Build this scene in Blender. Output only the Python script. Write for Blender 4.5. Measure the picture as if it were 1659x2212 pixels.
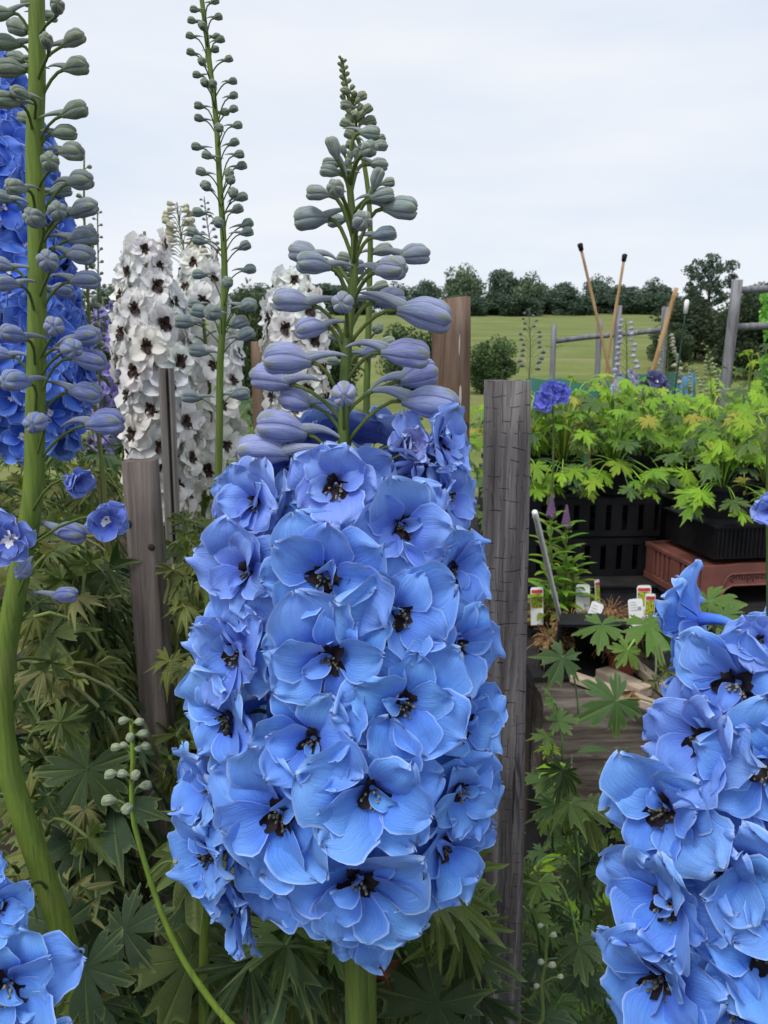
import bpy, math, random
from mathutils import Vector, Matrix, noise

# ------------------------------------------------------------------ scene, camera, light
for o in list(bpy.data.objects):
    bpy.data.objects.remove(o)
S = bpy.context.scene
COL = S.collection
R = math.radians
PITCH = R(11.0)          # camera looks 11 degrees below the horizontal
CAMZ = 1.5
F = 1703.0               # focal length in picture units (picture 1659 x 2212)
CX, CY = 829.5, 1106.0

cam = bpy.data.cameras.new('camera')
camo = bpy.data.objects.new('camera', cam)
COL.objects.link(camo)
camo.location = (0, 0, CAMZ)
camo.rotation_euler = (R(90) - PITCH, 0, 0)
cam.sensor_fit = 'VERTICAL'
cam.sensor_height = 36.0
cam.lens = 36.0 * F / 2212.0
cam.clip_start = 0.02
cam.clip_end = 3000
cam.dof.use_dof = True
cam.dof.focus_distance = 0.46
cam.dof.aperture_fstop = 30.0
S.camera = camo

SUN_EL, SUN_AZ = R(60), R(215)      # high soft sun behind the photographer
W = bpy.data.worlds.new('World')
S.world = W
W.use_nodes = True
nt = W.node_tree
nt.nodes.clear()
wo = nt.nodes.new('ShaderNodeOutputWorld')
bg = nt.nodes.new('ShaderNodeBackground')
sky = nt.nodes.new('ShaderNodeTexSky')
sky.sky_type = 'NISHITA'
sky.sun_disc = False
sky.sun_elevation = SUN_EL
sky.sun_rotation = SUN_AZ
tc = nt.nodes.new('ShaderNodeTexCoord')
mp = nt.nodes.new('ShaderNodeMapping')
mp.inputs['Scale'].default_value = (1.2, 1.2, 5.0)
nz = nt.nodes.new('ShaderNodeTexNoise')
nz.inputs['Scale'].default_value = 1.7
nz.inputs['Detail'].default_value = 5
nz.inputs['Roughness'].default_value = 0.5
rp = nt.nodes.new('ShaderNodeValToRGB')
rp.color_ramp.elements[0].position = 0.36
rp.color_ramp.elements[0].color = (7.7, 8.5, 9.7, 1)
rp.color_ramp.elements[1].position = 0.62
rp.color_ramp.elements[1].color = (9.1, 9.45, 10.0, 1)
mx = nt.nodes.new('ShaderNodeMixRGB')
mx.inputs['Fac'].default_value = 0.93
nt.links.new(tc.outputs['Generated'], mp.inputs['Vector'])
nt.links.new(mp.outputs['Vector'], nz.inputs['Vector'])
nt.links.new(nz.outputs['Fac'], rp.inputs['Fac'])
nt.links.new(sky.outputs['Color'], mx.inputs['Color1'])
nt.links.new(rp.outputs['Color'], mx.inputs['Color2'])
nt.links.new(mx.outputs['Color'], bg.inputs['Color'])
bg.inputs['Strength'].default_value = 0.058
nt.links.new(bg.outputs['Background'], wo.inputs['Surface'])

sl = bpy.data.lights.new('sun', 'SUN')
sl.energy = 1.5
sl.angle = R(25)
sl.color = (1.0, 0.97, 0.92)
so = bpy.data.objects.new('sun', sl)
COL.objects.link(so)
sd = Vector((math.cos(SUN_EL) * math.sin(SUN_AZ), math.cos(SUN_EL) * math.cos(SUN_AZ), math.sin(SUN_EL)))
so.rotation_euler = (-sd).to_track_quat('-Z', 'Y').to_euler()
so.location = (0, -3, 6)

S.view_settings.view_transform = 'Standard'
S.view_settings.look = 'None'
S.view_settings.gamma = 1.0
S.view_settings.exposure = 0.80
S.view_settings.use_curve_mapping = False
S.cycles.max_bounces = 4
S.cycles.diffuse_bounces = 2
S.cycles.transmission_bounces = 3
S.render.resolution_x, S.render.resolution_y = 768, 1024

# ------------------------------------------------------------------ helpers
SP, CP = math.sin(PITCH), math.cos(PITCH)

def ray(x, y):
    a, b = (x - CX) / F, (CY - y) / F
    return Vector((a, CP + b * SP, -SP + b * CP))

def at(x, y, Y):
    """Point seen at picture position (x, y) standing at ground distance Y."""
    d = ray(x, y)
    return Vector((0, 0, CAMZ)) + d * (Y / d.y)

def on_z(x, y, z):
    """Point seen at picture position (x, y) lying at height z."""
    d = ray(x, y)
    return Vector((0, 0, CAMZ)) + d * ((z - CAMZ) / d.z)

def mpp(p):
    """Metres per picture unit at a world point."""
    return (p.y * CP - (p.z - CAMZ) * SP) / F

class MB:
    def __init__(self):
        self.v, self.f, self.uv, self.mi = [], [], [], []
    def grid(self, pts, uvs, nr, nc, m=0, closed=False):
        b = len(self.v)
        self.v += [tuple(p) for p in pts]
        self.uv += uvs
        for i in range(nr - 1):
            for j in range(nc if closed else nc - 1):
                k = (j + 1) % nc
                self.f.append((b + i * nc + j, b + i * nc + k, b + (i + 1) * nc + k, b + (i + 1) * nc + j))
                self.mi.append(m)
    def tube(self, pts, rad, n=7, m=0, cap=True):
        pts = [Vector(p) for p in pts]
        if not hasattr(rad, '__len__'):
            rad = [rad] * len(pts)
        b = len(self.v)
        ref = None
        for i, p in enumerate(pts):
            t = (pts[min(i + 1, len(pts) - 1)] - pts[max(i - 1, 0)])
            if t.length < 1e-9:
                t = Vector((0, 0, 1))
            t.normalize()
            if ref is None:
                ref = t.orthogonal().normalized()
            else:
                ref = (ref - t * ref.dot(t))
                ref = ref.normalized() if ref.length > 1e-6 else t.orthogonal().normalized()
            c = t.cross(ref)
            for j in range(n):
                a = 2 * math.pi * j / n
                self.v.append(tuple(p + (ref * math.cos(a) + c * math.sin(a)) * rad[i]))
                self.uv.append((j / n, i / max(1, len(pts) - 1)))
        for i in range(len(pts) - 1):
            for j in range(n):
                k = (j + 1) % n
                self.f.append((b + i * n + j, b + i * n + k, b + (i + 1) * n + k, b + (i + 1) * n + j))
                self.mi.append(m)
        if cap:
            self.f.append(tuple(b + j for j in reversed(range(n)))); self.mi.append(m)
            e = b + (len(pts) - 1) * n
            self.f.append(tuple(e + j for j in range(n))); self.mi.append(m)
    def box(self, c, s, m=0, M=None):
        b = len(self.v)
        for dz in (-.5, .5):
            for dx, dy in ((-.5, -.5), (.5, -.5), (.5, .5), (-.5, .5)):
                p = Vector((c[0] + dx * s[0], c[1] + dy * s[1], c[2] + dz * s[2]))
                self.v.append(tuple(M @ p if M else p))
                self.uv.append((dx + .5, dz + .5))
        for q in ((0, 3, 2, 1), (4, 5, 6, 7), (0, 1, 5, 4), (1, 2, 6, 5), (2, 3, 7, 6), (3, 0, 4, 7)):
            self.f.append(tuple(b + i for i in q)); self.mi.append(m)
    def add(self, me, M, m=0):
        """append a plain (v, f, uv) store transformed by M"""
        b = len(self.v)
        self.v += [tuple(M @ Vector(p)) for p in me.v]
        self.uv += me.uv
        self.f += [tuple(b + i for i in q) for q in me.f]
        self.mi += [m] * len(me.f)
    def mesh(self, name, mats, smooth=True):
        me = bpy.data.meshes.new(name)
        me.from_pydata(self.v, [], self.f)
        if self.uv:
            ul = me.uv_layers.new(name='UVMap')
            li = [0] * len(me.loops)
            me.loops.foreach_get('vertex_index', li)
            flat = []
            for i in li:
                flat += self.uv[i]
            ul.data.foreach_set('uv', flat)
        for mt in (mats if isinstance(mats, (list, tuple)) else [mats]):
            me.materials.append(mt)
        me.polygons.foreach_set('material_index', self.mi)
        me.polygons.foreach_set('use_smooth', [smooth] * len(self.f))
        me.update()
        return me

def obj(name, me, parent=None, M=None, color=None):
    o = bpy.data.objects.new(name, me)
    COL.objects.link(o)
    if parent is not None:
        o.parent = parent
    if M is not None:
        o.matrix_basis = M
    if color is not None:
        o.color = color if len(color) == 4 else (*color, 1)
    return o

WM = {}
def thing(name, label, cat, loc=(0, 0, 0), group=None, me=None):
    o = bpy.data.objects.new(name, me)
    COL.objects.link(o)
    o.location = loc
    o['label'] = label
    o['category'] = cat
    if group:
        o['group'] = group
    return o

def child(name, me, parent, M, color=None):
    """child placed by world matrix M under a top-level thing that is only translated"""
    return obj(name, me, parent, Matrix.Translation(-parent.location) @ M, color)

def T(v):
    return Matrix.Translation(Vector(v))

def frame(z, up=Vector((0, 0, 1)), roll=0.0):
    """rotation whose local Z looks along z and local Y leans to up"""
    z = Vector(z).normalized()
    x = Vector(up).cross(z)
    if x.length < 1e-4:
        x = Vector((1, 0, 0))
    x.normalize()
    y = z.cross(x)
    M = Matrix((x, y, z)).transposed().to_4x4()
    return M @ Matrix.Rotation(roll, 4, 'Z')

def bez(a, b, c, d, n=7):
    out = []
    for i in range(n):
        t = i / (n - 1)
        s = 1 - t
        out.append(a * (s ** 3) + b * (3 * s * s * t) + c * (3 * s * t * t) + d * (t ** 3))
    return out

def sst(a, b, x):
    t = max(0.0, min(1.0, (x - a) / (b - a)))
    return t * t * (3 - 2 * t)

# ------------------------------------------------------------------ materials
class NB:
    def __init__(self, name):
        self.m = bpy.data.materials.new(name)
        self.m.use_nodes = True
        self.t = self.m.node_tree
        self.t.nodes.clear()
        self.out = self.t.nodes.new('ShaderNodeOutputMaterial')
    def n(self, typ, ins=None, **props):
        k = self.t.nodes.new('ShaderNode' + typ)
        for a, b in props.items():
            setattr(k, a, b)
        for a, b in (ins or {}).items():
            self.set(k.inputs[a], b)
        return k
    def set(self, sock, b):
        if isinstance(b, bpy.types.NodeSocket):
            self.t.links.new(b, sock)
        else:
            if isinstance(b, tuple) and len(b) == 3 and sock.type == 'RGBA':
                b = (*b, 1)
            sock.default_value = b
    def math(self, op, a, b=0.0, c=None, clamp=False):
        k = self.n('Math', operation=op, use_clamp=clamp)
        self.set(k.inputs[0], a); self.set(k.inputs[1], b)
        if c is not None:
            self.set(k.inputs[2], c)
        return k.outputs[0]
    def mix(self, f, a, b, mode='MIX'):
        k = self.n('MixRGB', blend_type=mode)
        self.set(k.inputs[0], f); self.set(k.inputs[1], a); self.set(k.inputs[2], b)
        return k.outputs[0]
    def ramp(self, f, stops):
        k = self.n('ValToRGB')
        e = k.color_ramp.elements
        while len(e) < len(stops):
            e.new(0.5)
        for i, (p, c) in enumerate(stops):
            e[i].position = p
            e[i].color = (*c, 1) if isinstance(c, tuple) else (c, c, c, 1)
        self.set(k.inputs[0], f)
        return k.outputs[0]
    def rng(self, f, a, b, c=0.0, d=1.0):
        k = self.n('MapRange')
        for i, q in enumerate((f, a, b, c, d)):
            self.set(k.inputs[i], q)
        return k.outputs[0]
    def noise(self, scale, vec=None, detail=3.0, rough=0.55, dist=0.0):
        k = self.n('TexNoise', {'Scale': scale, 'Detail': detail, 'Roughness': rough, 'Distortion': dist})
        if vec is not None:
            self.set(k.inputs['Vector'], vec)
        return k.outputs['Fac']
    def mapped(self, scale, kind='Object', loc=(0, 0, 0)):
        tcn = self.n('TexCoord')
        mpn = self.n('Mapping', {'Vector': tcn.outputs[kind], 'Scale': scale, 'Location': loc})
        return mpn.outputs[0]
    def bump(self, h, strength=0.3, dist=0.01):
        return self.n('Bump', {'Height': h, 'Strength': strength, 'Distance': dist}).outputs[0]
    def pbr(self, col, rough=0.6, normal=None, spec=0.3, translucent=0.0, tcol=None, metal=0.0, sheen=0.0):
        p = self.n('BsdfPrincipled', {'Base Color': col, 'Roughness': rough, 'Specular IOR Level': spec, 'Metallic': metal})
        if sheen:
            p.inputs['Sheen Weight'].default_value = sheen
        if normal is not None:
            self.set(p.inputs['Normal'], normal)
        r = p.outputs[0]
        if translucent:
            tr = self.n('BsdfTranslucent', {'Color': tcol if tcol is not None else col})
            if normal is not None:
                self.set(tr.inputs['Normal'], normal)
            r = self.n('MixShader', {0: translucent, 1: r, 2: tr.outputs[0]}).outputs[0]
        self.t.links.new(r, self.out.inputs[0])
        return self.m

def mat_petal(name='petal', dcol=(0.62, 0.50, 0.84), lcol=(1.7, 1.0, 0.95), tl=0.24, rcol=(0.70, 0.82, 1.0), gcol_=(0.55, 0.75, 1.0)):
    b = NB(name)
    uv = b.n('UVMap').outputs[0]
    sx = b.n('SeparateXYZ', {0: uv})
    u, v = sx.outputs[1], sx.outputs[0]          # u along the petal, v across 0..1
    oi = b.n('ObjectInfo')
    va = b.math('ABSOLUTE', b.math('SUBTRACT', b.math('MULTIPLY', v, 2.0), 1.0))
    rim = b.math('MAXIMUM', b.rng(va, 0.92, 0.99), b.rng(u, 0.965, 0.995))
    vein = b.noise(5.0, b.n('CombineXYZ', {0: b.math('MULTIPLY', v, 7.0), 1: b.math('MULTIPLY', u, 0.45), 2: b.math('MULTIPLY', oi.outputs['Random'], 40.0)}).outputs[0], 3, .6)
    vein = b.rng(vein, 0.38, 0.62)
    nb = b.noise(38.0, b.mapped((1, 1, 1)), 4)
    lo = b.noise(3.0, b.mapped((14, 14, 14)), 2)
    col = oi.outputs['Color']
    deep = b.mix(1.0, col, dcol, 'MULTIPLY')
    lilac = b.mix(1.0, col, lcol, 'MULTIPLY')
    c = b.mix(b.math('MULTIPLY', b.rng(u, 0.62, 0.10), 0.9), col, deep)
    c = b.mix(b.math('MULTIPLY', b.rng(lo, 0.52, 0.72), 0.38), c, lilac)
    c = b.mix(b.math('MULTIPLY', b.math('MULTIPLY', vein, 0.5), b.rng(u, 1.0, 0.25, .3, 1.0)), c, deep)
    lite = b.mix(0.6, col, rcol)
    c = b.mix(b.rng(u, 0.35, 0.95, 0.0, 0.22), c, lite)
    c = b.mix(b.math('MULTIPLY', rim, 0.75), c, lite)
    # withered brown margins where the colour's alpha is below one
    al = b.math('SUBTRACT', 1.0, oi.outputs['Alpha'])
    st = b.math('MULTIPLY', al, b.rng(b.math('ADD', b.noise(60.0, b.mapped((1, 1, 1)), 3), b.math('MULTIPLY', rim, 0.2)), 0.50, 0.68))
    c = b.mix(st, c, (0.42, 0.25, 0.12))
    bh = b.math('ADD', b.math('MULTIPLY', vein, 0.8), nb)
    nrm = b.bump(bh, 0.35, 0.0010)
    tcn = b.mix(0.35, c, gcol_)
    return b.pbr(c, 0.48, nrm, 0.28, tl, tcn, sheen=0.15)

def mat_bud():
    b = NB('bud')
    uv = b.n('UVMap').outputs[0]
    sx = b.n('SeparateXYZ', {0: uv})
    v, u = sx.outputs[0], sx.outputs[1]
    oi = b.n('ObjectInfo')
    col = oi.outputs['Color']
    seam = b.math('ABSOLUTE', b.math('SINE', b.math('MULTIPLY', v, 5 * math.pi)))
    seamf = b.rng(seam, 0.22, 0.02)
    nb = b.noise(220.0, b.mapped((1, 1, 1)), 3)
    green = b.mix(0.65, col, (0.16, 0.22, 0.07))
    c = b.mix(b.math('MULTIPLY', b.rng(u, 0.30, 0.0), 0.85), col, green)
    tipg = b.math('MULTIPLY', b.rng(u, 0.70, 0.84), b.rng(seam, 0.72, 0.95))
    c = b.mix(b.math('MULTIPLY', tipg, 0.8), c, (0.22, 0.26, 0.08))
    c = b.mix(b.math('MULTIPLY', seamf, 0.85), c, b.mix(1.0, col, (0.35, 0.30, 0.62), 'MULTIPLY'))
    c = b.mix(b.rng(nb, 0.45, 0.8, 0.0, 0.35), c, b.mix(0.5, col, (0.75, 0.8, 0.85)))
    stripe = b.noise(4.0, b.n('CombineXYZ', {0: b.math('MULTIPLY', v, 16.0), 1: b.math('MULTIPLY', u, 0.7), 2: b.math('MULTIPLY', oi.outputs['Random'], 30.0)}).outputs[0], 3, .6)
    c = b.mix(b.rng(stripe, .50, .66, 0, .55), c, b.mix(1.0, col, (0.55, 0.52, 0.78), 'MULTIPLY'))
    c = b.mix(b.rng(stripe, .46, .32, 0, .45), c, b.mix(0.6, col, (0.72, 0.76, 0.86)))
    nrm = b.bump(b.math('ADD', b.math('ADD', nb, b.math('MULTIPLY', stripe, 1.2)), b.math('MULTIPLY', seamf, -2.0)), 0.45, 0.0008)
    return b.pbr(c, 0.5, nrm, 0.3, 0.12, c, sheen=0.25)

def mat_leaf(name='leaf', dots=0.0):
    b = NB(name)
    uv = b.n('UVMap').outputs[0]
    sx = b.n('SeparateXYZ', {0: uv})
    ph, t = sx.outputs[0], sx.outputs[1]
    oi = b.n('ObjectInfo')
    col = oi.outputs['Color']
    pa = b.math('ABSOLUTE', b.math('SUBTRACT', b.math('MULTIPLY', ph, 2.0), 1.0))
    vein = b.rng(pa, 0.10, 0.02)
    side = b.n('TexWave', {'Vector': b.n('CombineXYZ', {0: b.math('ADD', b.math('MULTIPLY', pa, 0.6), b.math('MULTIPLY', t, -1.0)), 1: 0.0}).outputs[0],
                           'Scale': 5.0, 'Distortion': 1.0}, wave_type='BANDS').outputs['Fac']
    big = b.noise(9.0, b.mapped((1, 1, 1)), 3)
    fine = b.noise(70.0, b.mapped((1, 1, 1)), 4)
    pale = b.mix(0.55, col, (0.30, 0.36, 0.12))
    c = b.mix(b.rng(big, 0.35, 0.7, 0.0, 0.5), col, b.mix(1.0, col, (1.5, 1.25, 0.8), 'MULTIPLY'))
    c = b.mix(b.rng(fine, 0.4, 0.75, 0.0, 0.35), c, b.mix(1.0, col, (0.55, 0.6, 0.6), 'MULTIPLY'))
    c = b.mix(b.math('MULTIPLY', vein, 0.45), c, pale)
    edge = b.rng(t, 0.90, 1.0)
    c = b.mix(b.math('MULTIPLY', edge, 0.6), c, pale)
    nrm = b.bump(b.math('ADD', b.math('ADD', fine, b.math('MULTIPLY', side, 0.22)), b.math('MULTIPLY', vein, -1.5)), 0.5, 0.002)
    return b.pbr(c, b.rng(fine, 0.3, 0.7, 0.38, 0.6), nrm, 0.4, 0.28, b.mix(1.0, c, (1.5, 1.6, 0.6), 'MULTIPLY'))

def mat_stem():
    b = NB('stem')
    oi = b.n('ObjectInfo')
    col = oi.outputs['Color']
    n1 = b.noise(5.0, b.mapped((90, 90, 6)), 3)
    n2 = b.noise(14.0, b.mapped((1, 1, 1)), 3)
    c = b.mix(b.rng(n1, 0.35, 0.7, 0, 0.85), col, b.mix(1.0, col, (0.55, 0.60, 0.75), 'MULTIPLY'))
    c = b.mix(b.rng(n2, 0.55, 0.75, 0, 0.35), c, b.mix(0.5, col, (0.30, 0.20, 0.12)))
    return b.pbr(c, 0.55, b.bump(n1, 0.6, 0.001), 0.3, 0.08)

def mat_plain(name, col, rough=0.6, var=0.25, scale=25.0, spec=0.3, bump=0.2, bd=0.002, trans=0.0):
    b = NB(name)
    n1 = b.noise(scale, b.mapped((1, 1, 1)), 5)
    dk = tuple(x * (1 - var) for x in col)
    lt = tuple(min(1, x * (1 + var)) for x in col)
    c = b.ramp(n1, [(0.3, dk), (0.7, lt)])
    return b.pbr(c, b.rng(n1, 0.3, 0.7, rough - 0.08, rough + 0.1), b.bump(n1, bump, bd), spec, trans)

def mat_wood(name, a, c2, dark, checks=0.0, grain=1.0, seed=0.0):
    b = NB(name)
    v = b.mapped((34 * grain, 34 * grain, 1.6), loc=(seed, seed * 2, 0))
    g = b.noise(2.2, v, 6, 0.65, 0.6)
    big = b.noise(4.0, b.mapped((1, 1, 0.5), loc=(seed, 0, 0)), 3)
    fine = b.noise(3.0, b.mapped((160, 160, 9), loc=(0, seed, 0)), 4, 0.7)
    col = b.ramp(g, [(0.28, dark), (0.46, a), (0.68, c2)])
    col = b.mix(b.rng(big, 0.35, 0.7, 0.0, 0.5), col, b.mix(1.0, col, (0.62, 0.60, 0.60), 'MULTIPLY'))
    crack = b.rng(b.noise(1.6, b.mapped((70, 70, 2.2), loc=(seed * 3, 0, 0)), 3, 0.6, 0.8), 0.36, 0.31)
    h = b.math('ADD', g, b.math('MULTIPLY', fine, 0.8))
    if checks:
        wob = b.noise(14.0, b.mapped((1, 1, 1)), 2)
        zc = b.n('SeparateXYZ', {0: b.mapped((1, 1, 1), loc=(0, 0, seed))})
        lz = b.math('FRACT', b.math('ADD', b.math('MULTIPLY', zc.outputs[2], 74.0), b.math('MULTIPLY', wob, 2.6)))
        hf = b.math('MULTIPLY', b.rng(lz, 0.07, 0.02), b.rng(b.noise(85.0, b.mapped((1, 1, .8), loc=(5, 0, 0)), 3), 0.50, 0.58))
        lx = b.math('FRACT', b.math('ADD', b.math('MULTIPLY', zc.outputs[0], 118.0), b.math('MULTIPLY', wob, 2.2)))
        cf = b.math('MULTIPLY', b.rng(lx, 0.11, 0.03), b.rng(b.noise(40.0, b.mapped((1, 1, .7), loc=(9, 3, 0)), 3), 0.49, 0.57))
        up_ = b.rng(b.noise(3.0, b.mapped((1, 1, 1)), 2), .35, .6, .45, 1.0)
        hf = b.math('MULTIPLY', hf, up_)
        crack = b.math('MAXIMUM', crack, b.math('MULTIPLY', b.math('MAXIMUM', cf, hf), checks * .85))
    col = b.mix(crack, col, dark)
    col = b.mix(b.math('MULTIPLY', b.rng(fine, 0.55, 0.8), 0.3), col, c2)
    h = b.math('SUBTRACT', h, b.math('MULTIPLY', crack, 1.6))
    return b.pbr(col, 0.8, b.bump(h, 0.6, 0.003), 0.2)

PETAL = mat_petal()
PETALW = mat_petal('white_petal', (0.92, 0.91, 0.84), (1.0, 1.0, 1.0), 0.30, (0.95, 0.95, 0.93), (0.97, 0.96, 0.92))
BUD = mat_bud()
LEAF = mat_leaf()
STEM = mat_stem()
EYE = mat_plain('flower_eye', (0.013, 0.008, 0.012), 0.6, 0.4, 90, 0.2)
EYEW = mat_plain('white_flower_eye', (0.75, 0.76, 0.80), 0.6, 0.1, 90, 0.2)
EYEB = mat_plain('brown_flower_eye', (0.040, 0.022, 0.018), 0.6, 0.4, 90, 0.2)
STAMEN = mat_plain('stamen', (0.10, 0.10, 0.075), 0.6, 0.5, 200, 0.3)
STAMENP = mat_plain('pale_stamen', (0.24, 0.24, 0.19), 0.6, 0.3, 200, 0.3)
POSTGREY = mat_wood('grey_post_wood', (0.115, 0.105, 0.105), (0.27, 0.255, 0.25), (0.03, 0.027, 0.027), 1.0, 1.2, 3.1)
POSTDARK = mat_wood('weathered_post_wood', (0.105, 0.085, 0.078), (0.20, 0.17, 0.155), (0.05, 0.038, 0.034), 0.0, 1.0, 7.7)
POSTBROWN = mat_wood('brown_post_wood', (0.15, 0.092, 0.06), (0.23, 0.17, 0.135), (0.075, 0.042, 0.027), 0.0, 0.6, 1.3)
STAKEGREY = mat_wood('grey_stake_wood', (0.20, 0.18, 0.165), (0.34, 0.31, 0.28), (0.09, 0.075, 0.065), 0.0, 1.0, 9.2)
FENCEWOOD = mat_wood('fence_wood', (0.19, 0.19, 0.205), (0.30, 0.30, 0.32), (0.08, 0.08, 0.085), 0.0, 0.5, 4.4)
CANE = mat_wood('cane', (0.42, 0.26, 0.13), (0.52, 0.36, 0.20), (0.28, 0.15, 0.07), 0.0, 0.5, 2.4)
PALEWOOD = mat_wood('pale_sawn_wood', (0.46, 0.36, 0.28), (0.58, 0.49, 0.41), (0.30, 0.20, 0.14), 0.0, 0.5, 6.1)
BARK = mat_wood('bark', (0.06, 0.045, 0.035), (0.10, 0.085, 0.07), (0.025, 0.02, 0.016), 0.0, 0.3, 5.0)
BLACKPL = mat_plain('black_plastic', (0.008, 0.008, 0.010), 0.55, 0.3, 30, 0.22, 0.1)
TERRA = mat_plain('terracotta_plastic', (0.17, 0.062, 0.048), 0.55, 0.18, 14, 0.35, 0.15)
TERRADARK = mat_plain('dark_lettering', (0.035, 0.014, 0.012), 0.7, 0.1)
WHITEPL = mat_plain('white_plastic', (0.82, 0.83, 0.84), 0.45, 0.06, 60, 0.4, 0.05)
REDPRINT = mat_plain('red_print', (0.50, 0.045, 0.05), 0.5, 0.15, 80)
GREYPRINT = mat_plain('grey_print', (0.33, 0.34, 0.38), 0.5, 0.3, 300)

# ------------------------------------------------------------------ ground, field
def hgt(x, y):
    h = 0.0
    if y > 12:
        h = 0.074 * (y - 12) * sst(8, 40, y)
    if y > 135:
        h = 0.074 * 123 + 0.02 * (y - 135)
    h += 0.35 * noise.noise(Vector((x * 0.05, y * 0.05, 3.3))) * sst(14, 40, y)
    return h

ys = [-6, -3, -1, 0, 1, 2, 3, 4, 5, 6, 8, 10, 12, 14, 17, 20, 25, 30, 36, 43, 50, 60, 70, 80, 90, 100, 110, 120, 130, 140, 150, 170, 200, 260, 400, 700, 1200]
xs = [-900, -500, -300, -200, -140, -100, -75, -60, -45, -35, -26, -18, -12, -8, -5, -3, -1, 0, 1, 3, 5, 8, 12, 18, 26, 35, 45, 60, 75, 100, 140, 200, 300, 500, 900]
g = MB()
g.grid([(x, y, hgt(x, y)) for y in ys for x in xs], [(x * .01, y * .01) for y in ys for x in xs], len(ys), len(xs))
b = NB('ground')
pos = b.n('NewGeometry').outputs['Position']
py = b.n('SeparateXYZ', {0: pos}).outputs[1]
n1 = b.noise(0.35, b.mapped((0.35, 1.0, 1.0)), 5)
n2 = b.noise(6.0, b.mapped((1, 1, 1)), 5)
n3 = b.noise(0.5, b.mapped((0.30, 1.0, 1.0)), 5, .6, .8)
grass = b.ramp(n1, [(0.30, (0.100, 0.140, 0.036)), (0.5, (0.160, 0.190, 0.058)), (0.72, (0.215, 0.220, 0.085))])
grass = b.mix(b.rng(n3, 0.55, 0.72, 0, 0.75), grass, (0.30, 0.27, 0.15))
grass = b.mix(b.rng(n2, 0.3, 0.7, 0, 0.35), grass, (0.08, 0.11, 0.03))
soil = b.ramp(n2, [(0.3, (0.018, 0.013, 0.010)), (0.7, (0.055, 0.040, 0.030))])
c = b.mix(b.rng(b.math('ADD', py, b.math('MULTIPLY', n1, 3.0)), 8.5, 11.0), soil, grass)
GROUND = b.pbr(c, 0.95, b.bump(n2, 0.6, 0.03), 0.1)
ground = obj('ground', g.mesh('ground', GROUND))
ground['kind'] = 'structure'

# ------------------------------------------------------------------ trees and bushes behind
def mat_foliage(name, col):
    b = NB(name)
    oi = b.n('ObjectInfo')
    n1 = b.noise(0.45, b.n('NewGeometry').outputs['Position'], 3)
    rnd = b.n('NewGeometry').outputs['Random Per Island']
    c = b.mix(b.rng(n1, 0.35, 0.68), tuple(x * 0.6 for x in col), tuple(x * 1.35 for x in col))
    c = b.mix(b.math('MULTIPLY', rnd, 0.5), c, tuple(x * 0.45 for x in col))
    c = b.mix(1.0, c, oi.outputs['Color'], 'MULTIPLY')
    return b.pbr(c, 0.65, None, 0.15, 0.25)
FOL = mat_foliage('far_foliage', (0.150, 0.200, 0.135))

def crown_mesh(seed, n, leaf, clumps, spread=0.30, flat=0.8, shell=0.35):
    """unit crown: leaf faces gathered in uneven clumps inside a unit dome"""
    r = random.Random(seed)
    cs = []
    for i in range(clumps):
        while True:
            p = Vector((r.uniform(-1, 1), r.uniform(-1, 1), r.uniform(-0.85, 1)))
            if shell < p.length < 1.0:
                break
        cs.append((p * 0.82, spread * r.uniform(0.6, 1.25)))
    m = MB()
    for i in range(n):
        cpt, rad = cs[r.randrange(len(cs))]
        d = Vector((r.gauss(0, 1), r.gauss(0, 1), r.gauss(0, 1))).normalized() * rad * (r.random() ** 0.4)
        d.z *= flat
        p = cpt + d
        q = frame(Vector((r.gauss(0, 1), r.gauss(0, 1), r.gauss(0, 1) + 0.6)), roll=r.uniform(0, 6.28))
        s = leaf * r.uniform(0.6, 1.4)
        b0 = len(m.v)
        for a, c_ in ((-.5, 0), (0, -.42), (.5, 0), (.05, .44)):
            m.v.append(tuple(p + q @ Vector((a * s, c_ * s, 0))))
            m.uv.append((a + .5, c_ + .5))
        m.f.append((b0, b0 + 1, b0 + 2, b0 + 3)); m.mi.append(0)
    return m.mesh('crown', FOL, False), [c_[0] for c_ in cs]

CROWN_FAR = [crown_mesh(10 + i, 7000, 0.105, 44, 0.36, 0.85, 0.1) for i in range(4)]
CROWN_OPEN = [crown_mesh(31 + i, 5600, 0.066, 60, 0.17, 0.75, 0.35) for i in range(2)]
CROWN_NEAR = [crown_mesh(50 + i, 12000, 0.072, 40, 0.36, 0.9, 0.15) for i in range(3)]

def trunk_mesh(seed, base_r, h, crown_c, radii, cl):
    r = random.Random(seed)
    m = MB()
    top = crown_c + Vector((0, 0, radii.z * 0.25))
    m.tube([Vector((0, 0, -0.3)), Vector((r.uniform(-.1, .1) * h * .1, 0, h * .35)), top * .75, top], [base_r * 1.25, base_r, base_r * .7, base_r * .25], 8)
    for c_ in cl:
        e = crown_c + Vector((c_.x * radii.x, c_.y * radii.y, c_.z * radii.z))
        s = Vector((0, 0, max(0.15 * h, min(e.z * 0.6, crown_c.z * .9))))
        m.tube(bez(s, s + Vector((0, 0, .3 * (e.z - s.z))) + (e - s) * .2, e - Vector((0, 0, .1 * h)), e, 6), [base_r * q for q in (.5, .4, .3, .22, .14, .06)], 6)
    return m.mesh('trunk', BARK)

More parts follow.
